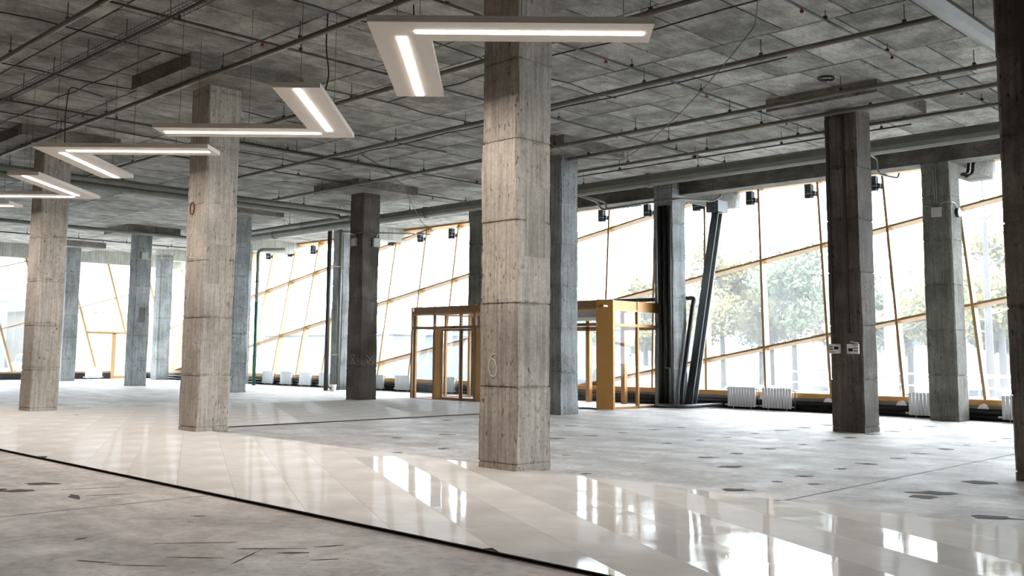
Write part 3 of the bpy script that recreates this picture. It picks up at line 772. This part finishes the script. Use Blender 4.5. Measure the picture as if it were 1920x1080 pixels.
def pipe_path(name, pts, r, mat, label, rr=.2, group='vertical pipes', extra=None):
    t = thing(name, pts[0], label, 'pipe', group)
    MB().tube(round_path(pts, rr, 5), r, 10).build('pipe_run', M[mat], t, smooth=True)
    return t
pipe_path('lagged_pipe', [(26.28, 24.5, 3.40), (26.28, 17.78, 3.40), (26.28, 17.5, 3.40), (26.18, 17.5, 3.2), (25.55, 17.5, .6), (25.52, 17.5, .2), (25.52, 17.5, .0)], .07, 'pipe_black', 'black lagged pipe bending down along the raking prop')
pipe_path('standpipe', [(25.2, 18.03, 0), (25.2, 18.03, 6.25)], .09, 'pipe_black', 'black standpipe on the left side of the column by the prop')
pipe_path('standpipe', [(25.2, 17.85, 0), (25.2, 17.85, 6.25)], .075, 'pipe_black', 'black standpipe in the middle of the column by the prop')
pipe_path('standpipe', [(25.24, 17.70, 0), (25.24, 17.70, 6.25)], .05, 'pipe_dark', 'slim brown standpipe on the column by the prop')
pipe_path('bypass_pipe', [(25.06, 17.62, .16), (25.06, 17.62, 1.2), (25.14, 17.80, 1.22)], .03, 'pipe_dark', 'short bypass pipe at the foot of the black standpipes', .08)
pipe_path('heating_branch', [(25.0, 18.1, .07), (25.0, 17.1, .07), (26.5, 16.7, .10)], .06, 'steel_dark', 'grey pipe turning along the floor below the prop')
pipe_path('standpipe', [(19.76, 17.96, 1.0), (19.76, 17.96, 6.95)], .06, 'pipe_dark', 'dark brown pipe on the column behind the foreground column')
def two_tone(x, y, z1, r, label, bend):
    t = thing('standpipe', (x, y, 0), label, 'pipe', 'vertical pipes')
    MB().tube([(x, y, 0), (x, y, 4.0)], r, 10).build('lower_length', M['green'], t, smooth=True)
    MB().tube(round_path([(x, y, 4.0), (x, y, z1)] + bend, .25, 5), r * .99, 10).build('upper_length', M['pipe_big'], t, smooth=True)
    for z in (1.4, 5.0): MB().tube([(x, y, z - .03), (x, y, z + .03)], r * 1.25, 10).build('clip', M['steel_dark'], t)
two_tone(25.55, 42.1, 6.55, .085, 'green and grey standpipe with an elbow in front of the leaning glass', [(26.6, 41.4, 6.6)])
two_tone(25.35, 42.9, 6.9, .06, 'slimmer green and grey standpipe beside the elbowed one', [])
t1 = pipe_path('standpipe', [(24.55, 34.75, 0), (24.55, 34.75, 7.0)], .095, 'pipe_dark', 'dark vertical pipe standing clear of the wall column')
for z in (1.5, 5.3): MB().bar((24.55, 34.75, z), (25.3, 35.02, z), .03, .03).build('bracket', M['steel_dark'], t1)
t1 = pipe_path('standpipe', [(25.4, 35.12, 0), (25.4, 35.12, 7.0)], .085, 'pipe_big', 'grey vertical pipe close to the wall column with the bucket')
t = thing('bucket', (24.45, 34.1, 0), 'white plastic bucket on the floor by the dark vertical pipe', 'bucket')
MB().tube([(24.45, 34.1, 0), (24.45, 34.1, .26)], [.12, .15], 16, cap=True).build('pail', M['white_plastic'], t)
MB().tube([(24.45, 34.1, .235), (24.45, 34.1, .265)], .16, 16).build('rim', M['white_plastic'], t)
MB().box(24.31, 24.33, 34.04, 34.16, .08, .17).build('paper_label', M['print_dark'], t)

# ------------------------------------------------------------------ boxes and marks on the columns
def jbox(loc, axis, s, label, conduit=None):
    x, y, z = loc; t = thing('junction_box', loc, label, 'junction box', 'junction boxes on the columns')
    d = .07
    if axis == 'x': MB().box(x - d, x, y - s / 2, y + s / 2, z - s / 2, z + s / 2).build('casing', M['box_grey'], t); MB().box(x - d - .012, x - d, y - s * .46, y + s * .46, z - s * .46, z + s * .46).build('lid', M['box_grey'], t)
    else: MB().box(x - s / 2, x + s / 2, y - d, y, z - s / 2, z + s / 2).build('casing', M['box_grey'], t); MB().box(x - s * .46, x + s * .46, y - d - .012, y - d, z - s * .46, z + s * .46).build('lid', M['box_grey'], t)
    for c in (conduit or []): MB().tube(round_path(c, .1, 4), .014, 6).build('conduit', M['steel'], t, smooth=True)
    return t
xI, yI = 20.5 - .37, 26.98 - .37
jbox((xI, 27.03, 5.34), 'x', .26, 'pale junction box on the left face of the chalk cross column', [[(xI - .02, 27.03, 5.46), (xI - .02, 27.03, 5.62), (xI - .02, 27.32, 5.64)], [(xI - .02, 27.0, 5.46), (xI - .02, 26.98, 5.64), (xI - .02, 26.62, 5.64)]])
jbox((20.70, yI, 5.34), 'y', .30, 'pale junction box on the right face of the chalk cross column', [[(20.70, yI - .02, 5.46), (20.70, yI - .02, 5.62), (20.3, yI - .02, 5.64)], [(20.74, yI - .02, 5.46), (20.74, yI - .02, 5.64), (20.86, yI - .02, 5.64)]])
jbox((20.63, 44.25 - .37, 6.05 - .05), 'y', .32, 'pale junction box on the grey column near the end wall', [[(20.6, 43.86, 6.1), (20.6, 43.86, 6.35), (20.28, 43.86, 6.38)]])
xF, yF = 26.13 - .37, 9.76 - .37
jbox((xF, 9.73, 5.33), 'x', .25, 'grey square junction box on the dark column by the facade', [[(xF - .02, 9.76, 5.45), (xF - .02, 9.78, 6.95)], [(xF - .02, 9.71, 5.45), (xF - .02, 9.71, 6.95)], [(xF - .02, 9.8, 5.5), (xF - .02, 10.05, 5.52)], [(xF - .02, 9.67, 5.48), (xF - .02, 9.6, 5.56), (xF - .02, 9.37, 5.57), (26.06, yF - .02, 5.56), (26.18, yF - .02, 5.4)]])
t = thing('round_junction_box', (26.2, yF, 5.33), 'round grey box on the lit face of the dark facade column', 'junction box', 'junction boxes on the columns')
MB().tube([(26.2, yF - .07, 5.33), (26.2, yF, 5.33)], .12, 16).build('casing', M['steel_dark'], t)
def meter(y0, y1, z0, z1, label, flip):
    x = 20.66 - .37; t = thing('meter_box', (x, (y0 + y1) / 2, z0), label, 'meter box', 'white meter boxes on the dark column')
    MB().box(x - .06, x, y0, y1, z0, z1).build('casing', M['white_plastic'], t)
    w = y1 - y0; h = z1 - z0; xs = x - .064
    # seen from the camera the +y side is on the left
    f = lambda a, b, c, d: MB().box(xs, x - .058, y1 - w * b, y1 - w * a, z1 - h * d, z1 - h * c)
    if not flip:
        f(.50, .88, .25, .58).build('display', M['screen'], t); f(.05, .38, .22, .34).build('printed_line', M['print_dark'], t); f(.05, .40, .46, .62).build('printed_line', M['print'], t)
        f(.62, .95, .06, .12).build('printed_line', M['print'], t); f(.06, .5, .80, .88).build('printed_line', M['print'], t)
    else:
        f(.12, .50, .44, .76).build('display', M['screen'], t); f(.54, .92, .36, .48).build('printed_line', M['print'], t); f(.56, .90, .64, .76).build('printed_line', M['print_dark'], t)
        f(.45, .88, .08, .16).build('printed_line', M['print'], t); f(.06, .30, .88, .94).build('printed_line', M['print'], t)
meter(9.80, 10.055, 1.665, 1.87, 'left of the two white meter boxes on the dark column', False)
meter(9.385, 9.64, 1.66, 1.87, 'right of the two white meter boxes on the dark column', True)
tag(MB().bar((20.26, 9.57, 1.92), (20.26, 9.40, 1.89), .05, .02).build('paper_scrap', M['white_plastic'], origin=(20.26, 9.5, 1.9)), 'folded paper scrap on top of the right meter box', 'scrap')
# vertical chases on the meter box column and the right-edge column
for y in (9.98, 9.62): MB().box(20.66 - .385, 20.66 - .355, y - .03, y + .03, 2.1, 6.9).build('cable_chase', M['pipe_dark'], cols['E'])
MB().box(14.49 - .39, 14.49 - .355, 4.06, 4.14, 0, 7.2).build('cable_chase', M['pipe_dark'], cols['D'])
xA = 10.055 - .366
def chalk(pts, parent, r=.006): MB().tube(pts, r, 5).build('chalk_mark', M['chalk'], parent)
pts = [(xA, y, z) for y, z in ((9.725, 1.602), (9.775, 1.590), (9.82, 1.54), (9.848, 1.46), (9.85, 1.38), (9.82, 1.31), (9.77, 1.285), (9.72, 1.295), (9.695, 1.36), (9.70, 1.44), (9.74, 1.51), (9.79, 1.535), (9.82, 1.51))]
chalk(pts, cols['A'])
xi = 20.5 - .366
for a, b in (((27.15, 1.50), (26.87, 1.24)), ((26.87, 1.52), (27.13, 1.24)), ((27.13, 1.24), (26.87, 1.24)), ((27.15, 1.52), (26.90, 1.52))): chalk([(xi, a[0], a[1]), (xi, b[0], b[1])], cols['I'], .004)
yi = 26.98 - .366
for a, b in (((20.43, 1.52), (20.74, 1.24)), ((20.74, 1.52), (20.45, 1.26))): chalk([(a[0], yi, a[1]), (b[0], yi, b[1])], cols['I'], .004)
chalk([(20.6 + .16 * math.cos(t / 8 * math.pi), yi, 1.38 - .17 * math.sin(t / 8 * math.pi)) for t in range(9)], cols['I'], .004)
# patched rectangles in the concrete, slightly proud
def patch(col, x0, x1, y0, y1, z0, z1): MB().box(x0, x1, y0, y1, z0, z1).build('mortar_patch', M['patch'] if col in 'AB' else M['patch_dark'], cols[col])
ya = 9.69 - .3655
patch('A', 9.87, 10.27, ya - .0015, ya + .02, 2.95, 3.95)
patch('B', 9.80, 10.25, 18.37 - .367, 18.37 - .34, 2.95, 3.75)
patch('I', 20.35, 20.68, 26.98 - .367, 26.98 - .34, 2.6, 3.3)
patch('K', 20.5, 20.8, 44.25 - .367, 44.25 - .34, 2.9, 3.6)
mb = MB(); xb = 10.04 - .375
pts = [(xb - .005 * (i % 3), 18.51 + .085 * math.cos(i / 10 * 2 * math.pi), 4.5 + .13 * math.sin(i / 10 * 2 * math.pi)) for i in range(31)]
tag(mb.tube(pts, .011, 5).build('wire_loop', M['rust'], origin=(xb, 18.51, 4.5)), 'rusty wire loop hanging on the lit face of a column', 'wire loop')

# ------------------------------------------------------------------ entrance vestibule
v = thing('entrance_vestibule', (22.65, 22.6, 0), 'gold framed glass entrance vestibule with a bronze band', 'vestibule')
X0, X1 = 22.65, 25.45; YL, YR = 26.95, 18.18; ZT = 3.22
def vb(name, mat, *a): return MB().box(*a).build(name, M[mat], v)
fposts = [(26.98, 26.90, 'bronze'), (25.80, 25.74, 'bronze'), (24.46, 24.40, 'bronze'), (23.76, 23.68, 'bronze'), (21.5, 21.42, 'bronze'), (20.74, 20.68, 'gold'), (19.45, 19.37, 'gold')]
for a, b, mt in fposts: vb('post', mt, X0, X0 + .10, b, a, .0, ZT)
vb('wide_post', 'gold', X0 + .01, X0 + .12, 25.42, 25.74, .02, 2.46); vb('wide_post', 'gold', X0 + .01, X0 + .12, 19.45, 19.75, .02, 2.46)
vb('wide_post', 'gold', X0 + .01, X0 + .12, 23.36, 23.68, .02, 2.46)
for z0, z1, mt in ((0, .05, 'bronze'), (2.44, 2.53, 'bronze'), (2.92, 2.985, 'gold')): vb('rail', mt, X0 + .002, X0 + .09, 18.50, YL, z0, z1)
ed = [26.90, 25.80, 23.76, 21.5, 19.45, 18.5]
for a, b in zip(ed[:-1], ed[1:]):
    vb('band_panel', 'bronze', X0 + .01, X0 + .05, b + .01, a - .07, 2.985, ZT - .01)
    vb('pane', 'glass_clear', X0 + .04, X0 + .05, b + .01, a - .07, 2.53, 2.92)
for a, b in ((26.90, 25.80), (19.37, 18.5)): vb('pane', 'glass_clear', X0 + .04, X0 + .05, b, a, .05, 2.44)
for a, b in ((25.40, 24.46), (24.40, 23.76), (23.30, 21.5), (21.42, 20.74), (20.68, 19.78)):   # sliding leaves
    d = empty('door_leaf', (.0, 0, 0)); d.parent = v; d.location = (.06, (a + b) / 2 - 22.6, 0)
    MB().box(X0 + .06, X0 + .066, b + .05, a - .05, .12, 2.36).build('pane', M['glass_clear'], d)
    for y in (b, a - .05): MB().box(X0 + .05, X0 + .085, y, y + .05, .05, 2.42).build('stile', M['bronze'], d)
    for z in (.05, 2.36): MB().box(X0 + .05, X0 + .085, b + .05, a - .05, z, z + .07).build('leaf_rail', M['bronze'], d)
vb('sensor', 'box_black', X0 - .04, X0 + .01, 24.72, 24.86, 2.46, 2.51)
MB().prism([(22.65, 18.52, 0), (22.72, 18.56, 0), (23.04, 18.26, 0), (23.02, 18.18, 0)], (0, 0, ZT)).build('corner_post', M['gold'], v)
for a, b in ((23.02, 23.10), (24.22, 24.29), (25.37, 25.45)): vb('post', 'gold', a, b, YR, YR + .10, 0, ZT)
for z0, z1 in ((0, .07), (2.44, 2.52), (2.90, 2.965)): vb('rail', 'gold', 23.10, 25.37, YR + .005, YR + .09, z0, z1)
for a, b in ((23.10, 24.22), (24.29, 25.37)):
    vb('band_panel', 'gold', a, b, YR + .02, YR + .06, 2.965, ZT - .01)
    vb('pane', 'glass_clear', a, b, YR + .04, YR + .05, .07, 2.44); vb('pane', 'glass_clear', a, b, YR + .04, YR + .05, 2.52, 2.90)
vb('sticker', 'sticker', 23.14, 23.42, YR + .03, YR + .038, 2.34, 2.42)
vb('roof', 'bronze', X0 + .05, 26.6, YR + .1, YL - .05, 3.0, 3.06)
for a, b in ((X0 + .1, X0 + .18), (24.2, 24.28), (25.4, 25.48)): vb('post', 'gold', a, b, YL - .10, YL, 0, ZT)
for z0, z1 in ((0, .06), (2.44, 2.52), (2.96, ZT)): vb('rail', 'gold', X0 + .18, 26.0, YL - .09, YL - .01, z0, z1)
for a, b in ((X0 + .18, 24.2), (24.28, 25.4)): vb('pane', 'glass_clear', a, b, YL - .05, YL - .04, .06, 2.44)
for y in (18.6, 20.1, 21.6, 22.5, 23.9, 25.3, 26.6): vb('inner_post', 'gold', 26.05, 26.2, y, y + .16, 0, 3.0)
vb('inner_rail', 'gold', 26.05, 26.2, YR + .1, YL - .1, 2.4, 2.55)
for y in (20.6, 23.6):
    MB().prism([(24.2, y - .8, 3.0), (24.3, y - .8, 2.78), (24.55, y - .8, 2.68), (24.8, y - .8, 2.78), (24.9, y - .8, 3.0)], (0, 1.6, 0)).build('air_curtain', M['box_grey'], v)

# ------------------------------------------------------------------ conduits and small pipework at the facade head
def conduit(label, pts, r=.025, mat='steel', rr=.12):
    o = MB().tube(round_path(pts, rr, 4), r, 8).build('conduit', M[mat], origin=pts[0], smooth=True); tag(o, label, 'conduit', 'conduits at the facade head')
conduit('pale bent conduit under the edge beam, running on past the steel prop', [(23.5, 20.2, 6.75), (25.2, 20.2, 6.6), (25.25, 20.2, 6.38), (25.05, 18.6, 6.38), (25.05, 17.3, 6.40), (26.5, 16.9, 6.45), (26.5, 16.6, 6.6)], .035, 'pipe_big')
conduit('pale bent conduit under the edge beam, stopping before the steel prop', [(23.5, 20.5, 6.78), (25.1, 20.5, 6.66), (25.4, 20.5, 6.40), (25.4, 18.9, 6.40)], .035, 'pipe_big')
conduit('dark twin pipe elbow beside the right corbel, upper', [(27.2, 6.0, 6.95), (27.2, 8.8, 6.95), (27.0, 9.3, 6.9), (27.0, 9.35, 6.45), (26.7, 9.4, 6.4)], .05, 'pipe_dark')
conduit('dark twin pipe elbow beside the right corbel, lower', [(27.05, 6.0, 6.86), (27.05, 8.6, 6.86), (26.9, 9.15, 6.8), (26.9, 9.2, 6.40), (26.65, 9.3, 6.33)], .05, 'pipe_dark')
conduit('bent conduit hooking under the beam right of the meter box column', [(25.0, 11.2, 7.0), (25.66, 11.2, 6.9), (25.66, 11.2, 6.5), (26.2, 10.9, 6.42), (26.2, 10.85, 6.55)], .03, 'steel')
conduit('small hooked conduit below the beam near the pair of radiators', [(26.4, 13.6, 6.75), (26.6, 13.3, 6.72), (26.6, 13.2, 6.85)], .025, 'steel')
conduit('small hooked conduit below the beam above the vestibule', [(26.4, 23.2, 6.7), (26.6, 22.6, 6.66), (26.6, 22.45, 6.82)], .025, 'pipe_dark')
conduit('thin drop cable over the vestibule roof', [(26.9, 22.75, 6.7), (26.7, 22.75, 5.0), (26.4, 22.7, 3.8), (25.9, 22.4, 3.25)], .012, 'cable')
conduit('pale conduit crossing under the ceiling left of the foreground column', [(24.5, 34.0, 6.7), (27.5, 31.6, 6.65)], .03, 'pipe_big')

# ------------------------------------------------------------------ the street outside
og = MB().box(27.2, 39.5, -60, 90, -1.6, -.12).build('street_ground', M['asphalt']); struct(og, 'pale paved street and lawn outside')
MB().box(39.5, 260, -160, 320, -1.6, -1.3).build('road', M['asphalt'], og)
MB().box(-120, 27.2, YE + .7, 320, -1.0, -.12).build('end_pavement', M['asphalt'], og)
MB().box(27.2, 39.5, 90, 320, -1.0, -.12).build('end_pavement', M['asphalt'], og)
MB().box(51, 95, -40, 120, -1.3, -1.22).build('lawn', M['grass'], og)
def leaf_cloud(name, mat, parent, blobs, n, size, seed):
    rnd = random.Random(seed); mb = MB()
    for i in range(n):
        c, r = rnd.choice(blobs)
        while True:
            p = Vector((rnd.uniform(-1, 1), rnd.uniform(-1, 1), rnd.uniform(-1, 1)))
            if p.length <= 1: break
        p = Vector(c) + Vector((p.x * r[0], p.y * r[1], p.z * r[2]))
        a = Vector((rnd.gauss(0, 1), rnd.gauss(0, 1), rnd.gauss(0, 1))).normalized(); b = a.orthogonal().normalized() * size * rnd.uniform(.6, 1.3); a = a * size * rnd.uniform(.6, 1.3)
        k = len(mb.v); mb.v += [tuple(p - a), tuple(p + b), tuple(p + a), tuple(p - b)]; mb.f.append((k, k + 1, k + 2, k + 3))
    o = mb.build(name, mat, parent); o['kind'] = 'stuff'; return o
def tree(x, y, h, w, label, mat, seed, n=5000):
    rnd = random.Random(seed); t = thing('street_tree', (x, y, -1.3), label, 'tree', 'street trees outside')
    MB().tube([(x, y, -1.3), (x + rnd.uniform(-.1, .1), y, h * .35), (x + rnd.uniform(-.3, .3), y + rnd.uniform(-.3, .3), h * .75), (x, y, h * .97)], [.2, .16, .08, .02], 7).build('trunk', M['bark'], t)
    bm = MB(); blobs = []
    for i in range(16):
        z = h * rnd.uniform(.25, .85); a = rnd.uniform(0, 6.28); L = w * (1.0 - .6 * abs(z / h - .45)) * rnd.uniform(.5, 1)
        e = (x + L * math.cos(a), y + L * math.sin(a), z + L * .45)
        bm.tube([(x, y, z), ((x + e[0]) / 2, (y + e[1]) / 2, z + L * .12), e], [.05, .03, .01], 5); blobs.append((e, (w * .5, w * .5, h * .10)))
        blobs.append((((x + e[0]) / 2, (y + e[1]) / 2, z + L * .2), (w * .35, w * .35, h * .09)))
    bm.build('branches', M['twig'], t)
    if n: leaf_cloud('foliage', mat, t, blobs, n, .15, seed)
TT = [(58, 36.4, 11.5, 2.6, 'yellowing tree left of the first facade mullion right of the prop', 'leaf_yellow'), (60, 33.9, 10.5, 2.6, 'yellowing tree behind the pair of radiators', 'leaf_yellow'),
      (57, 30.6, 10.8, 2.8, 'pale green tree between the mullions left of the meter box column', 'leaf_green'), (62, 28.9, 9.0, 2.6, 'yellow-green tree just left of the meter box column', 'leaf_yellow'),
      (56, 21.0, 8.0, 2.8, 'yellow-green tree between the two dark right columns', 'leaf_yellow'), (60, 24.6, 6.5, 2.4, 'low pale green tree between the two dark right columns', 'leaf_green'),
      (54, 17.4, 9.8, 2.6, 'yellowing tree at the right edge beyond the railing', 'leaf_yellow'), (62, 19.3, 7.5, 2.8, 'dense pale green tree at the right edge', 'leaf_green'),
      (58, 42.8, 8.5, 2.6, 'yellow-green tree seen above the vestibule', 'leaf_yellow'), (64, 49.6, 7.5, 3.0, 'blue-green tree seen through the vestibule doors', 'leaf_green'), (66, 46.0, 7.5, 3.0, 'pale green tree seen through the vestibule side', 'leaf_green'),
      (70, 40.5, 9.5, 3.2, 'tall pale tree behind the raking prop', 'leaf_green')]
for i, (x, y, h, w, lab, mt) in enumerate(TT): tree(x, y, h * .86, w, lab, M[mt], 100 + i)
tree(47, 15.7, 10.5, 1.6, 'bare young tree near the right edge', M['twig'], 140, n=0)
tree(52, 21.9, 8.5, 1.8, 'bare tree behind the grey junction box column', M['twig'], 141, n=0)

def railing(x, y0, y1, label, slope=0.):
    t = thing('railing', (x, y0, -.12), label, 'railing', 'white ramp railings outside')
    n = max(2, int(abs(y1 - y0) / 1.6))
    for i in range(n + 1):
        y = y0 + (y1 - y0) * i / n; z = slope * i / n
        MB().tube([(x, y, -.12), (x, y, 1.02 + z)], .025, 6).build('baluster', M['rail_white'], t)
    for h in (1.02, .62, .28): MB().tube([(x, y0, h), (x, y1, h + slope)], .03 if h > 1 else .018, 6).build('handrail' if h > 1 else 'mid_rail', M['rail_white'], t)
railing(35, 8.5, 19.2, 'long white railing beyond the right facade')
railing(36.5, 15.3, 18.9, 'short sloping white railing by the ramp, left of the meter box column', -.55)
railing(37.5, 10.0, 15.0, 'second white railing further out with sagging rails', -.25)
t = thing('street_lamp', (44, 18.9, -1.3), 'white street lamp post between the dark right columns', 'street lamp')
MB().tube([(44, 18.9, -1.3), (44, 18.9, 4.6)], [.30, .22], 10).build('post', M['rail_white'], t)
MB().tube(round_path([(44, 18.9, 4.6), (44, 18.9, 7.2), (44, 19.9, 7.5)], .5, 5), .05, 6).build('arm', M['house_pale'], t)
MB().box(43.9, 44.1, 19.8, 20.3, 7.44, 7.54).build('lantern', M['house_pale'], t)
def car(x, y, label, mat, L=4.3, W=1.75, Hh=1.42, van=False, z=-1.3):
    t = thing('van' if van else 'car', (x, y, z), label, 'van' if van else 'car', 'vehicles parked outside')
    h1 = Hh * (.55 if not van else .48); a = y - L / 2; b = y + L / 2
    prof = [(a, z + .25), (a, z + h1 * .95), (a + L * .06, z + h1), (a + L * (.12 if van else .2), z + Hh), (b - L * (.30 if van else .38), z + Hh), (b - L * (.16 if van else .24), z + h1 * 1.05), (b - .08, z + h1 * .9), (b, z + .45), (b, z + .25)]
    MB().prism([(x - W / 2, yy, zz) for yy, zz in prof], (W, 0, 0)).build('body', M[mat], t)
    g = [(a + L * (.55 if van else .14), z + h1 * 1.05), (a + L * (.55 if van else .22), z + Hh * .94), (b - L * (.30 if van else .40), z + Hh * .94), (b - L * (.20 if van else .27), z + h1 * 1.08)]
    MB().prism([(x - W / 2 - .012, yy, zz) for yy, zz in g], (.02, 0, 0)).build('side_window', M['car_glass'], t)
    for yy in (a + L * .2, b - L * .2):
        MB().tube([(x - W / 2 - .02, yy, z + .32), (x - W / 2 + .2, yy, z + .32)], .32, 14).build('wheel', M['tyre'], t)
car(44.5, 26.7, 'white car behind the left radiator of the pair', 'car_white')
car(43, 33.4, 'white van seen through the side of the vestibule', 'car_white', 5.2, 2.0, 2.3, True)
car(47, 39.0, 'grey car seen through the vestibule doors', 'car_dark')
car(47.6, 23.6, 'dark car beyond the railing left of the street lamp', 'car_dark')
car(51.6, 17.8, 'white car beyond the railing right of the street lamp', 'car_white')
car(49, 14.6, 'grey car at the right edge beyond the railing', 'car_dark')
def house(x0, x1, y0, y1, h, mat, label, wins=None, roof=None, face='x'):
    t = thing('building', ((x0 + x1) / 2, (y0 + y1) / 2, -1.3 if x0 > 39 else -.12), label, 'building', 'buildings across the street')
    MB().box(x0, x1, y0, y1, -1.3 if x0 > 39 else -.12, h).build('wall', M[mat], t)
    if roof: MB().box(x0 - .3, x1 + .3, y0 - .3, y1 + .3, h, h + .35).build('roof', M[roof], t)
    for (a, b, za, zb) in (wins or []):
        if face == 'x': MB().box(x0 - .06, x0 + .02, a, b, za, zb).build('window', M['pane_dark'], t)
        else: MB().box(a, b, y0 - .06, y0 + .02, za, zb).build('window', M['pane_dark'], t)
    return t
house(120, 135, 20, 62, 9.5, 'house_brick', 'long pale brick block far behind the trees', [(24 + 4 * i, 26 + 4 * i, 3 + 3 * j, 4.6 + 3 * j) for i in range(9) for j in range(2)], 'house_pale')
house(75, 88, 56, 68, 6.5, 'house_pale', 'pale gabled house seen above the vestibule', [(58 + 3 * i, 59.4 + 3 * i, 2.5, 4) for i in range(3)], 'house_pale')
house(95, 110, 78, 105, 5.5, 'house_blue', 'low blue-grey building seen left of the vestibule', None, 'house_pale')
house(68, 80, 84, 110, 3.6, 'house_pale', 'low pale building behind the far row of radiators', None, 'house_pale')
house(34, 46, 92, 104, 5.2, 'house_yellow', 'cream yellow building beyond the end wall', [(37.5, 38.3, .9, 1.7), (39.0, 39.6, 3.0, 3.5), (40.5, 41.3, .9, 1.9)], 'house_pale', 'y')
yb = [o for o in bpy.data.objects if o.get('label') == 'cream yellow building beyond the end wall'][0]
MB().box(38.3, 39.3, 91.8, 91.95, 4.0, 5.0).build('sign_board', M['house_pale'], yb)
MB().prism([(38.55, 91.78, 4.25), (39.05, 91.78, 4.25), (39.05, 91.78, 4.55), (38.8, 91.78, 4.8), (38.55, 91.78, 4.55)], (0, .03, 0)).build('sign_emblem', M['print_dark'], yb)
house(18, 32, 95, 108, 6.0, 'house_blue', 'blue-grey building at the left edge beyond the end wall', None, 'house_pale', 'y')
car(27.5, 76, 'white parked car beyond the end wall', 'car_white', z=-.12); car(31.0, 78, 'grey parked car beyond the end wall', 'car_dark', z=-.12)
